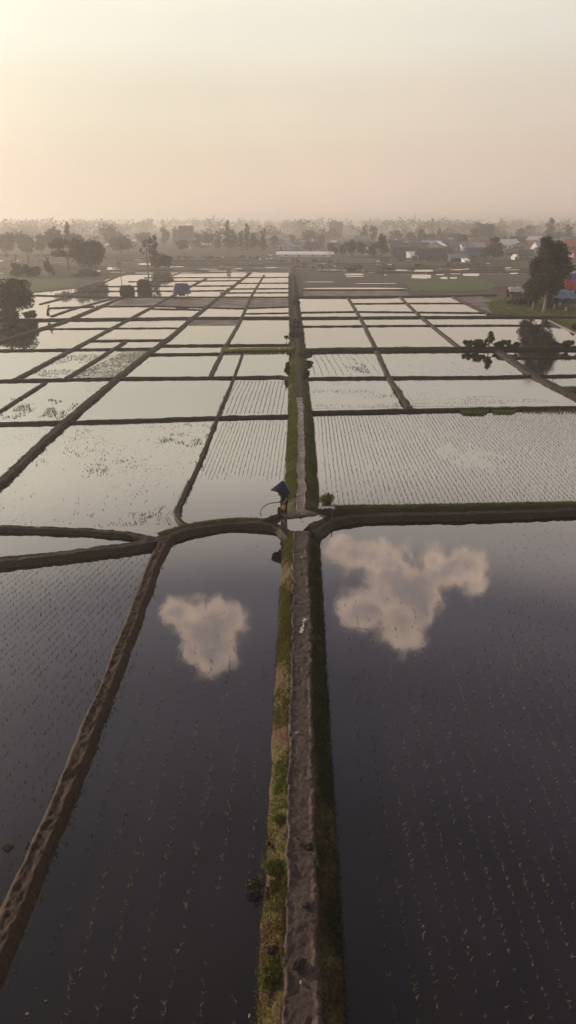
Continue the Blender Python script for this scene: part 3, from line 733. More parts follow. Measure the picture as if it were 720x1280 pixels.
w11 = strew(F11, 2500, 11, lambda X, Y: np.clip((fbm(X * .6, Y * .4, 3) - .52) * 8, 0, 1))
blades('water_weeds', w11, Zc(w11), M['weed'], .11, .03, 3, .8, 'dark weed patch along the lower bund at the left edge', 'weeds', 24)
F12 = [(408, 446), (450, 446), (462, 466), (415, 464)]
w12 = strew(F12, 2200, 12, lambda X, Y: .55 * np.clip((fbm(X * .5 + Y * .25 + 5, Y * .09 + X * .02, 3) - .55) * 9, 0, 1))
blades('water_weeds', w12, Zc(w12), M['weed'], .09, .03, 3, .8, 'dark weed smears in the small paddy right of the bank', 'weeds', 25)
F13 = [(390, 474), (735, 472), (735, 506), (390, 510)]
w13 = strew(F13, 9000, 13, lambda X, Y: np.clip((fbm(X * .12, Y * .3, 4) - .56) * 6, 0, .7))
blades('water_weeds', w13, Zc(w13), M['weed'], .07, .03, 2, .8, 'thin streaks of weed in the paddies above the planted one', 'weeds', 26)
w14 = strew([(0, 700), (350, 665), (350, 1300), (0, 1300)], 260, 14, lambda X, Y: .5 * (fbm(X * .8, Y * .8, 2) > .5))
w15 = strew([(400, 670), (720, 655), (720, 1280), (430, 1280)], 260, 15, lambda X, Y: .35 * (fbm(X * .8, Y * .8, 2) > .5))
w16 = strew([(200, 476), (355, 440), (355, 655), (235, 655)], 500, 16, lambda X, Y: .4 * (fbm(X * .6, Y * .6, 2) > .5))
wl = np.concatenate([w14, w15, w16])
blades('floating_debris', wl, Zc(wl, .004), M['leaf_dark'], .028, .03, 2, 2.5, 'dark floating leaves and scraps on the near paddies', 'leaf litter', 27)
# green weeds by the upper edge of the planted paddy
F15 = [(572, 513.5), (612, 513.5), (604, 519), (580, 518.5)]; F16 = [(640, 512.5), (740, 511), (740, 516), (660, 516.5)]; F17 = [(690, 486), (742, 484), (742, 491), (706, 491)]
w17 = np.concatenate([strew(F15, 1500, 17, lambda X, Y: 1.0 + 0 * X), strew([(612, 513.2), (648, 512.8), (640, 517.5), (618, 517.5)], 900, 18, lambda X, Y: .7 + 0 * X), strew(F16, 1200, 19, lambda X, Y: .35 + 0 * X)])
blades('water_weeds', w17, Zc(w17), M['grass_g'], .16, .03, 3, .6, 'green weeds along the upper edge of the planted paddy', 'weeds', 28)
w18 = strew(F17, 2500, 20, lambda X, Y: 1.0 + 0 * X)
blades('water_weeds', w18, Zc(w18), M['grass_g'], .22, .04, 3, .6, 'bright green weed island at the right edge', 'weeds', 29)
# bright weedy strip left of the path
def along(c, nr, lo, hi, n, seed, ymin=-1e9, ymax=1e9, mask=None, zf=None, dens_near=False):
    rg = np.random.default_rng(seed); ok = np.where((c[:, 1] > ymin) & (c[:, 1] < ymax))[0]
    if len(ok) < 2: return np.zeros((0, 2)), np.zeros(0)
    i = rg.choice(ok, n); o = rg.uniform(lo, hi, n); XY = c[i] + nr[i] * o[:, None] + rg.normal(0, .04, (n, 2))
    if mask is not None:
        k = rg.random(n) < mask(XY[:, 0], XY[:, 1], o); XY = XY[k]; o = o[k]
    return XY, zf(o) if zf else np.zeros(len(XY))
def slope_z(half, hp, h):
    def f(o):
        a = np.abs(o); s = np.clip((half - a) / (half - hp), 0, 1); return h * (1 - (1 - s) ** 1.3) * .98
    return f
sz = slope_z(.86, .37, .42); sf = slope_z(.98, .27, .40)
wmask = lambda X, Y, o: np.clip((fbm(X * 1.5 + 3, Y * .7, 4) - .36) * 4, .05, 1)
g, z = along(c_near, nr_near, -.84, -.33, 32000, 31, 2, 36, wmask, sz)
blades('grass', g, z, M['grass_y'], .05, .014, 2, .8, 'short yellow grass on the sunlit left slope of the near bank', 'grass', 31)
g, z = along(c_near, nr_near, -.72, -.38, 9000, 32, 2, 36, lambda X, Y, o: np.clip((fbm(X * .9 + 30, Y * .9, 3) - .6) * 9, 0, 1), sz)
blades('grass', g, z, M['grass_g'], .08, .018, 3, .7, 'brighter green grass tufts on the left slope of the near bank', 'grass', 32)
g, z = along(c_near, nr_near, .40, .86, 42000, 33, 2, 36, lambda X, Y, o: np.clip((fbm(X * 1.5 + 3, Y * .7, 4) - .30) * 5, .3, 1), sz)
blades('grass', g, z, M['grass_d'], .055, .015, 2, .8, 'green grass on the right slope of the near bank, its shade put into the dark colour', 'grass', 33)  # green blades given a darker colour that carries this slope's shade
g, z = along(c_far, nr_far, -.95, -.30, 30000, 34, 34, 75, lambda X, Y, o: .3 + .7 * (fbm(X, Y * .5, 3) > .42), sf)
blades('grass', g, z, M['grass_g'], .06, .022, 2, .7, 'mossy green grass left of the pale path', 'grass', 34)
g, z = along(c_far, nr_far, .30, .95, 26000, 35, 34, 75, lambda X, Y, o: .3 + .7 * (fbm(X + 9, Y * .5, 3) > .45), sf)
blades('grass', g, z, M['grass_g'], .055, .022, 2, .7, 'mossy green grass right of the pale path', 'grass', 35)
g, z = along(c_far, nr_far, -1.0, 1.0, 12000, 36, 75, 200, lambda X, Y, o: .9 * (np.abs(o) > .22), sf)
blades('grass', g, z, M['weed'], .12, .05, 2, .7, 'dull grass covering the far end of the bank', 'grass', 36)
G1 = [(606, 378), (640, 373), (740, 373), (740, 396), (690, 396.5), (616, 392)]
wg = strew(G1, 16000, 51, lambda X, Y: .3 + .7 * (fbm(X * .3, Y * .3, 3) > .45)); blades('grass', wg, Zc(wg, .01), M['grass_g'], .22, .07, 2, .6, 'bright green grass under the big tree and stalls', 'grass', 51)
G2 = [(691, 400.5), (760, 400), (760, 428), (737, 423)]
wg = strew(G2, 9000, 52, lambda X, Y: .3 + .7 * (fbm(X * .3, Y * .3, 3) > .45)); blades('grass', wg, Zc(wg, .01), M['grass_g'], .18, .06, 2, .6, 'bright green grass in the corner beyond the sandy kerb', 'grass', 52)
def bline(txt): return next(q for q in bund_lines if txt in q[4])
for txt, mat, n, hgt, lo, hi, sd_, lab in (
    ('weedy green bund', 'grass_b', 7000, .20, -.75, .75, 41, 'tall bright green weeds on the bund left of the path'),
    ('grassy bund along', 'grass_g', 7000, .09, -.1, .34, 42, 'green fringe of grass along the planted paddy'),
    ('curving dark bund running left', 'grass_y', 2200, .09, -.5, -.2, 43, 'thin yellow grass along the curving bund')):
    c, nr, wd, h, _ = bline(txt)
    if 'curving' in txt: ok = (c[:, 0] > P(205, 672).x) & (c[:, 0] < P(335, 657).x); c, nr = c[ok], nr[ok]; s_ = 1 if nr[:, 1].mean() > 0 else -1; lo, hi = (.2, .5) if s_ > 0 else (-.5, -.2)
    if 'grassy bund' in txt: s_ = 1 if nr[:, 1].mean() > 0 else -1; lo, hi = (.0, .32) if s_ > 0 else (-.32, 0)
    g, z = along(c, nr, lo, hi, n, sd_)
    blades('grass', g, z + h * .75, M[mat], hgt, hgt * .10 + .01, 3, .9, lab, 'grass', sd_)
c, nr, wd, h, _ = bline('weedy green bund')
wl_xy = []; wl_z = []
for q_, (c, nr, wd, h, lab_) in enumerate(bund_lines):
    if c[:, 1].min() > 62: continue
    L_ = len(c) * np.linalg.norm(c[1] - c[0])
    for lo, hi in ((-.5, -.36), (.36, .5)):
        g, z = along(c, nr, lo * wd, hi * wd, int(L_ * 26), 300 + q_, -5, 62, lambda X, Y, o: np.clip((fbm(X * 1.1, Y * 1.1, 3) - .47) * 7, .04, 1))
        wl_xy.append(g); wl_z.append(z + h * .3)
blades('grass', np.concatenate(wl_xy), np.concatenate(wl_z), M['weed'], .07, .02, 3, 1.1, 'ragged brown growth along the edges of the nearer bunds', 'grass', 44)

# ------------------------------------------------------------------ trees
def leaf_cloud(lobes, n, size, seed, flat=.0, shell=.55):
    """lobes (x,y,z,rx,ry,rz); leaf clumps mostly in the outer part of each lobe; quads"""
    rg = np.random.default_rng(seed); lob = np.array(lobes, float); vol = lob[:, 3] * lob[:, 4] * lob[:, 5]
    pk = rg.choice(len(lob), n, p=vol ** .75 / (vol ** .75).sum()); L = lob[pk]
    d = rg.normal(size=(n, 3)); d /= np.linalg.norm(d, axis=1)[:, None]
    r = np.where(rg.random(n) < .75, rg.uniform(shell, 1.08, n), rg.uniform(.1, shell, n))
    # clumps: pull the radius by a direction noise so that gaps and bulges appear
    br = fbm(d[:, 0] * 2.4 + pk * 3.1 + 20, d[:, 1] * 2.4 + d[:, 2] * 3 + 20, 3)
    keep = rg.random(n) < np.clip((br - .32) * 4.5, .05, 1)
    r = r * (.62 + .75 * br)
    c = L[:, :3] + d * r[:, None] * L[:, 3:]
    c = c[keep]; d = d[keep]; m = len(c)
    nn = d + rg.normal(0, .8, (m, 3)); nn /= np.linalg.norm(nn, axis=1)[:, None]
    t = np.cross(nn, rg.normal(size=(m, 3))); t /= np.linalg.norm(t, axis=1)[:, None]; b_ = np.cross(nn, t)
    s = size * rg.uniform(.5, 1.3, m)[:, None]
    q = np.stack([c - t * s * .5, c + b_ * s * .32, c + t * s * .5, c - b_ * s * .32], 1).reshape(-1, 3)
    return q, np.arange(m * 4).reshape(-1, 4)
def crown(kind, H, W, seed, n, size):
    rg = random.Random(seed); L = []
    if kind == 'dome':
        for k in range(11):
            a = rg.uniform(0, 6.28); r = rg.uniform(.1, .33) * W
            L.append((r * math.cos(a), r * math.sin(a), H * rg.uniform(.34, .8), W * .22, W * .22, H * .2))
        L.append((0, 0, H * .52, W * .4, W * .4, H * .38))
    elif kind == 'tall':
        for k in range(15):
            t = rg.uniform(.22, .93); a = rg.uniform(0, 6.28); r = W * .42 * (1.15 - t) * rg.uniform(.6, 1.25)
            L.append((r * math.cos(a), r * math.sin(a), H * t, W * .21 * (1.25 - t * .6), W * .21 * (1.25 - t * .6), H * .11))
        L.append((0, 0, H * .48, W * .34, W * .34, H * .28))
    elif kind == 'broad':
        for k in range(24):
            t = rg.uniform(.24, .95); a = rg.uniform(0, 6.28); pr_ = math.sin(math.pi * min(1, (1.04 - t) * .78 + .06)); r = W * .40 * pr_ * rg.uniform(.55, 1.2)
            L.append((r * math.cos(a), r * math.sin(a), H * t, W * .17 * (.6 + .6 * pr_), W * .17 * (.6 + .6 * pr_), H * .10))
        L.append((0, 0, H * .5, W * .33, W * .33, H * .3))
    elif kind == 'round':
        for k in range(7):
            a = rg.uniform(0, 6.28); r = rg.uniform(.1, .26) * W
            L.append((r * math.cos(a), r * math.sin(a), H * rg.uniform(.25, .85), W * .25, W * .25, H * .2))
    elif kind == 'column':
        for k in range(9):
            t = .15 + .78 * k / 8; r = W * .16 * math.sin(k * 2.4 + seed)
            L.append((r, W * .12 * math.cos(k * 3.1), H * t, W * .42 * (1.08 - t * .75), W * .42 * (1.08 - t * .75), H * .09))
    elif kind == 'airy':
        for k in range(16):
            a = rg.uniform(0, 6.28); r = rg.uniform(.15, .46) * W
            L.append((r * math.cos(a), r * math.sin(a), H * rg.uniform(.45, .95), W * .12, W * .12, H * .07))
    elif kind == 'bush':
        for k in range(13):
            a = rg.uniform(0, 6.28); r = rg.uniform(.05, .40) * W
            L.append((r * math.cos(a), r * math.sin(a), H * rg.uniform(.12, .9 - r / W), W * rg.uniform(.10, .2), W * rg.uniform(.10, .2), H * rg.uniform(.12, .28)))
    return leaf_cloud(L, n, size, seed)
def limbs(kind, H, W, seed, sparse=False):
    rg = random.Random(seed + 5); b_ = MB(); r0 = max(.06, H * (.022 if kind != 'dome' else .032))
    top = H * (.9 if kind in ('column', 'tall', 'airy') else .62)
    lean = rg.uniform(-.04, .04) * H
    pts = [(0, 0, -.1), (lean * .2, 0, top * .3), (lean * .6, lean * .3, top * .65), (lean, lean * .4, top)]
    b_.tube(pts, [r0 * 1.25, r0, r0 * .6, r0 * .15], 8)
    nb = 7 if kind != 'bush' else 5
    for k in range(nb):
        t = rg.uniform(.3, .9); a = k * 2.4 + rg.uniform(-.4, .4); z0 = top * t; ln = W * rg.uniform(.25, .42) * (1.1 - t * .5)
        p0 = Vector((lean * t, lean * .4 * t, z0)); d = Vector((math.cos(a), math.sin(a), rg.uniform(.5, 1.3) if kind != 'dome' else rg.uniform(.25, .7))).normalized()
        p1 = p0 + d * ln * .5; p2 = p0 + d * ln + Vector((0, 0, ln * .15))
        b_.tube([p0, p1, p2], [r0 * .45, r0 * .28, r0 * .08], 6)
    return b_
def tree(name, x, y, hpx, wpx, kind, leaf, bark, n, label, group=None, size=None, seed=1, rot=None, cat='tree', z=0.0):
    k = ppm(y); H = hpx / k / max(.3, math.cos(math.atan(abs((640 - y) / FPX)) * 0)); W = wpx / k
    c = P(x, y, z)
    root = empty(name, (c.x, c.y, z), 0, label, cat, group)
    root.rotation_euler.z = random.Random(seed).uniform(0, 6.28) if rot is None else rot
    V, F = crown(kind, H, W, seed, n, size or max(.09, H * .05))
    mesh_np('crown' if cat == 'tree' else 'foliage', V, F, M[leaf], root)
    limbs(kind, H, W, seed).build('trunk' if cat == 'tree' else 'stem', M[bark], root)
    return root
TREES = [
 (680, 390, 86, 48, 'broad', 'leaf_dark', 'bark_pale', 26000, 'large dark leafy tree with a pale trunk shading the stalls', .34),
 (666, 387, 58, 28, 'broad', 'leaf_dark', 'bark_pale', 13000, 'shorter pale-trunked tree merged into the left side of the large dark tree', .32),
 (86, 338, 36, 42, 'airy', 'leaf_brown', 'bark', 6000, 'spreading feathery tree left of the dense dome-shaped one', .8),
 (112, 339, 38, 46, 'dome', 'leaf_brown', 'bark', 8000, 'dense dome-shaped brown tree in the misty left fields', .9),
 (18, 394, 45, 60, 'dome', 'leaf_brown', 'bark', 9000, 'broad dark tree on the thick bund with its mirror image below', .5),
 (185, 336, 38, 15, 'airy', 'leaf_brown', 'bark', 500, 'thin nearly bare tree with upright forked limbs', .6),
 (194, 337, 40, 16, 'column', 'leaf_brown', 'bark', 1400, 'slender ragged tree right of the nearly bare one', .7),
 (205, 337, 20, 26, 'round', 'leaf_brown', 'bark', 1800, 'low bushy tree at the foot of the slender ragged one', .7),
 (139, 306, 25, 30, 'dome', 'leaf_brown', 'bark', 1600, 'large rounded tree rising pale above the left mist', 1.5),
 (152, 317, 21, 34, 'dome', 'leaf_brown', 'bark', 1600, 'low wide tree in front of the large rounded misty one', 1.2),
 (182, 307, 18, 28, 'dome', 'leaf_brown', 'bark', 1200, 'flat-topped misty tree left of the square grey building', 1.4),
 (207, 305, 19, 17, 'round', 'leaf_brown', 'bark', 1000, 'rounded tree touching the left of the square grey building', 1.4),
 (250, 307, 14, 16, 'round', 'leaf_brown', 'bark', 900, 'small tree right of the square grey building', 1.2),
 (262, 309, 18, 16, 'round', 'leaf_dark', 'bark', 1000, 'small round tree left of the pointed group', 1.2),
 (273, 311, 21, 12, 'column', 'leaf_dark', 'bark', 900, 'first narrow tree at the left of the pointed group', 1.0),
 (285, 312, 34, 13, 'column', 'leaf_dark', 'bark', 1200, 'tallest pointed tree of the dark group', 1.0),
 (293, 312, 24, 15, 'round', 'leaf_dark', 'bark', 1000, 'full dark tree right of the tallest pointed one', 1.0),
 (301, 312, 22, 12, 'column', 'leaf_dark', 'bark', 900, 'short pointed tree between two taller pointed ones', 1.0),
 (309, 312, 30, 11, 'column', 'leaf_dark', 'bark', 1000, 'second tallest pointed tree of the dark group', 1.0),
 (318, 312, 22, 15, 'round', 'leaf_dark', 'bark', 1000, 'rounded dark tree right of the second tallest pointed one', 1.0),
 (329, 312, 24, 11, 'column', 'leaf_dark', 'bark', 900, 'last narrow tree at the right of the pointed group', 1.0),
 (385, 304, 16, 21, 'dome', 'leaf_dark', 'bark', 1100, 'broad dome tree left of the tall flat block', 1.4),
 (365, 304, 11, 14, 'round', 'leaf_dark', 'bark', 700, 'small tree behind the long white shed', 1.2),
 (416, 320, 18, 16, 'round', 'leaf_dark', 'bark', 1400, 'dark round tree at the left of the row before the village', .9),
 (431, 320, 15, 14, 'round', 'leaf_dark', 'bark', 1200, 'low tree second in the row before the village', .9),
 (440, 321, 21, 15, 'tall', 'leaf_dark', 'bark', 1300, 'ragged tree third in the row before the village', .9),
 (452, 320, 16, 15, 'round', 'leaf_dark', 'bark', 1200, 'low dark tree left of the narrow white post house', .9),
 (466, 320, 15, 13, 'round', 'leaf_dark', 'bark', 1100, 'low dark tree right of the narrow white post house', .9),
 (477, 321, 27, 17, 'tall', 'leaf_dark', 'bark', 1800, 'tallest dark tree at the right of the row before the village', .9),
 (455, 303, 20, 11, 'column', 'leaf_dark', 'bark', 900, 'pointed tree rising behind the row before the village', 1.5),
 (465, 303, 19, 13, 'round', 'leaf_dark', 'bark', 900, 'rounded tree rising behind the row before the village', 1.5),
 (512, 306, 16, 17, 'round', 'leaf_brown', 'bark', 1000, 'rounded tree behind the violet-roofed house', 1.3),
 (527, 306, 20, 15, 'tall', 'leaf_dark', 'bark', 1000, 'upright tree behind the long violet-grey roof', 1.3),
 (540, 306, 14, 15, 'round', 'leaf_brown', 'bark', 900, 'small brownish tree left of the two-tiered house', 1.3),
 (549, 304, 17, 13, 'tall', 'leaf_mid', 'bark', 900, 'greenish tree touching the two-tiered house', 1.3),
 (577, 312, 17, 17, 'round', 'leaf_brown', 'bark', 1100, 'brown tree between the two-tiered house and the slate roof', 1.1),
 (590, 306, 18, 16, 'round', 'leaf_brown', 'bark', 1000, 'brown tree behind the slate roof', 1.3),
 (600, 303, 22, 38, 'dome', 'leaf_brown', 'bark', 1800, 'wide pale dome tree standing high behind the village', 2.0),
 (616, 326, 30, 27, 'tall', 'leaf_dark', 'bark', 3500, 'full dark tree standing alone at the right end of the village', .7),
 (648, 302, 16, 14, 'round', 'leaf_dark', 'bark', 1000, 'dark tree left of the orange house', 1.3),
 (685, 305, 30, 17, 'column', 'leaf_dark', 'bark', 1500, 'dark cone-shaped tree rising above the large one', 1.2),
 (695, 305, 15, 17, 'round', 'leaf_dark', 'bark', 900, 'low tree right of the cone-shaped one', 1.3),
 (709, 305, 22, 13, 'column', 'leaf_dark', 'bark', 1000, 'small pointed tree near the right edge', 1.3),
 (8, 318, 26, 32, 'dome', 'leaf_brown', 'bark', 1600, 'misty wide tree at the left edge', 1.4),
 (33, 318, 25, 26, 'round', 'leaf_brown', 'bark', 1500, 'misty tree second from the left edge', 1.4),
 (52, 317, 22, 24, 'round', 'leaf_brown', 'bark', 1300, 'misty low tree third from the left edge', 1.4),
 (70, 318, 32, 24, 'dome', 'leaf_brown', 'bark', 1600, 'misty bulky tree behind the feathery one', 1.4),
 (87, 318, 37, 12, 'tall', 'leaf_brown', 'bark', 1000, 'lollipop-topped tall tree above the feathery one', 1.2),
 (100, 318, 24, 22, 'round', 'leaf_brown', 'bark', 1200, 'misty tree behind the dense dome-shaped one', 1.4),
 (228, 313, 12, 20, 'round', 'leaf_brown', 'bark', 900, 'low tree before the square grey building', 1.2),
 (343, 308, 12, 16, 'round', 'leaf_dark', 'bark', 800, 'low tree under the white warehouse roof', 1.2),
 (402, 306, 13, 12, 'round', 'leaf_dark', 'bark', 800, 'small tree at the left foot of the tall flat block', 1.2),
 (497, 304, 15, 15, 'round', 'leaf_brown', 'bark', 900, 'brownish tree left of the violet-roofed house', 1.3),
 (562, 320, 10, 8, 'round', 'leaf_brown', 'bark', 700, 'small reddish-brown tree beside the teal-roofed shelter', .8),
 (632, 308, 13, 13, 'round', 'leaf_mid', 'bark', 800, 'small grey-green tree behind the pale house cluster', 1.2),
]
for k, (x, y, h, wd, kind, leaf, bark, n, lab, size) in enumerate(TREES):
    tree('leafy_tree' if kind != 'column' else 'pointed_tree', x, y, h, wd, kind, leaf, bark, n, lab, 'trees standing about the fields and village', size, seed=100 + k * 7)

# shrubs on banks
SHR = [
 (371, 383, 13, 11, 'grass_d', 2600, 'dark shrub highest up the bank', .35),
 (369, 411, 12, 13, 'grass_d', 2800, 'dark shrub crowding the bank where the far thick bund meets it', .3),
 (371, 421, 9, 20, 'grass_d', 2400, 'wide green shrub just below the dark one on the bank', .28),
 (358, 424, 5, 6, 'leaf_brown', 800, 'little brown shrub hanging off the left edge of the bank', .2),
 (384, 446, 9, 20, 'grass_d', 2400, 'trailing green shrub where the shrub bund meets the bank', .25),
 (359, 467, 15, 8, 'leaf_brown', 1600, 'upright reddish shrub on the left edge of the bank', .2),
 (382, 474, 15, 10, 'leaf_dark', 2000, 'dark overhanging shrub on the right edge of the bank', .2),
 (362, 445, 7, 9, 'grass_y', 900, 'yellow-green shrub at the end of the bright weeds', .2),
]
for k, (x, y, h, wd, leaf, n, lab, size) in enumerate(SHR):
    tree('shrub', x, y, h, wd, 'bush', leaf, 'bark', n, lab, 'shrubs along the main bank', size, seed=500 + k * 5, cat='shrub', z=.25)
SHR2 = [
 (582, 433, 9, 10, 'grass_d', 1200, 'leftmost low shrub on the shrub bund'),
 (596, 434, 11, 26, 'grass_d', 4200, 'largest rounded shrub on the shrub bund'),
 (611, 434, 20, 12, 'leaf_mid', 1500, 'tall shrub with a round head on the shrub bund'),
 (622, 434, 9, 12, 'grass_d', 1500, 'shrub just right of the round-headed one'),
 (634, 434, 10, 20, 'grass_d', 2400, 'leafy shrub at the right end of the close row'),
 (645, 435, 8, 10, 'leaf_dark', 1100, 'small trailing shrub after the close row'),
 (688, 434, 9, 24, 'leaf_dark', 2000, 'low spreading shrub under the mirrored stalls'),
 (708, 434, 10, 18, 'leaf_mid', 2000, 'greener shrub at the right edge of the shrub bund'),
 (728, 433, 11, 22, 'leaf_mid', 1800, 'last shrub running off the right edge'),
]
for k, (x, y, h, wd, leaf, n, lab) in enumerate(SHR2):
    tree('shrub', x, y, h, wd, 'bush' if 'tall' not in lab else 'tall', leaf, 'bark', n, lab, 'shrubs on the thick right bund', .2, seed=700 + k * 5, cat='shrub', z=.35)
tree('shrub', 8, 399, 15, 34, 'bush', 'leaf_brown', 'bark', 3500, 'dark undergrowth at the foot of the left mirrored tree', None, .35, seed=801, cat='shrub', z=.3)
tree('shrub', 38, 397, 9, 22, 'bush', 'leaf_brown', 'bark', 1800, 'low dark growth between the left tree and the person in the hat', None, .3, seed=802, cat='shrub', z=.3)
tree('shrub', 38, 345, 17, 30, 'bush', 'leaf_brown', 'bark', 3000, 'long dark thicket beside the far left ponds', None, .7, seed=803, cat='shrub')
tree('shrub', 22, 345, 15, 22, 'bush', 'leaf_brown', 'bark', 2200, 'left end thicket beside the far left ponds', None, .7, seed=804, cat='shrub')
tree('shrub', 62, 344, 20, 14, 'bush', 'leaf_brown', 'bark', 1800, 'taller thicket below the feathery tree', None, .7, seed=805, cat='shrub')
tree('shrub', 110, 345, 9, 44, 'bush', 'leaf_brown', 'bark', 2600, 'undergrowth strip beneath the dome-shaped tree', None, .6, seed=806, cat='shrub')
tree('shrub', 717, 412, 8, 8, 'bush', 'leaf_dark', 'bark', 1400, 'very dark small bush on the grass at the right edge', None, .25, seed=807, cat='shrub')
tree('shrub', 672, 388, 12, 44, 'bush', 'leaf_dark', 'bark', 3000, 'dark shady undergrowth behind the pale trunks', None, .35, seed=808, cat='shrub').location.y += 9

# far woods: masses nobody could count
def wood(dist0, dist1, n, hm, seed, label, size, mat, per=110, xk=.62, gap=None):
    rg = np.random.default_rng(seed); Vs = []; Fs = []; k0 = 0
    for i in range(n):
        d = rg.uniform(dist0, dist1); x = rg.uniform(-xk, xk) * d
        if gap and any(a < x / d * FPX + 360 < b_ for a, b_ in gap): continue
        H = hm * rg.uniform(.55, 1.2); W = H * rg.uniform(.9, 2.2)
        kind = ('dome', 'round', 'dome', 'tall')[int(rg.integers(0, 4))] if rg.random() > .07 else 'column'
        H = min(H, 25.5)
        V, F = crown(kind, H, W if kind != 'column' else W * .45, int(rg.integers(1e6)), per, size * rg.uniform(.8, 1.2))
        V = V + np.array([x, d, -H * .12]); Vs.append(V); Fs.append(F + k0); k0 += len(V)
    o = mesh_np('woodland', np.concatenate(Vs), np.concatenate(Fs), M[mat]); tag(o, label, 'woodland', kind='stuff'); return o
wood(400, 520, 70, 9, 6, 'misty thickets behind the left fields', 1.5, 'leaf_dark', 150, gap=[(180, 2000)])
wood(430, 560, 60, 7, 7, 'low trees growing thickly between the village houses', 1.3, 'leaf_dark', 120, gap=[(-2000, 480)])
wood(330, 420, 36, 3.6, 8, 'low hedges and garden trees around the village houses', .8, 'leaf_mid', 110, xk=.5, gap=[(-2000, 482)])
wood(400, 470, 30, 5, 9, 'low thickets behind the long white shed', 1.0, 'leaf_dark', 110, xk=.2, gap=[(-2000, 235), (482, 2000)])
rgh = random.Random(9); Vs = []; Fs = []; k0 = 0
for i in range(120):
    row = rgh.randrange(11); yy = (321, 323.5, 326, 328, 330.5, 333, 335, 320, 325, 337, 322)[row]; xx = (20, 240, 520, 380, 130, 560, 410, 640, 690, 480, 300)[row] + rgh.uniform(-45, 45)
    if 60 < xx < 140 and yy > 330: continue
    c = P(xx, yy); hh = rgh.uniform(.5, 1.7); V, F = crown('bush', hh, hh * rgh.uniform(1.2, 3.2), i, 60, .5); Vs.append(V + np.array([c.x, c.y, 0])); Fs.append(F + k0); k0 += len(V)
o = mesh_np('hedgerow', np.concatenate(Vs), np.concatenate(Fs), M['leaf_mid']); tag(o, 'low scrub and hedges along the edges of the far fields', 'hedge', kind='stuff')
wood(560, 720, 60, 12, 1, 'nearest belt of scattered trees behind the village', 2.0, 'leaf_dark', 150)
wood(760, 1000, 110, 18, 2, 'hazy belt of woods beyond the village', 3.0, 'leaf_dark', 150)
wood(1100, 1500, 150, 20, 3, 'pale belt of woods below the skyline', 4.2, 'leaf_dark', 120)
wood(1700, 2600, 210, 20, 4, 'faint last line of trees along the skyline', 7.0, 'leaf_dark', 90)

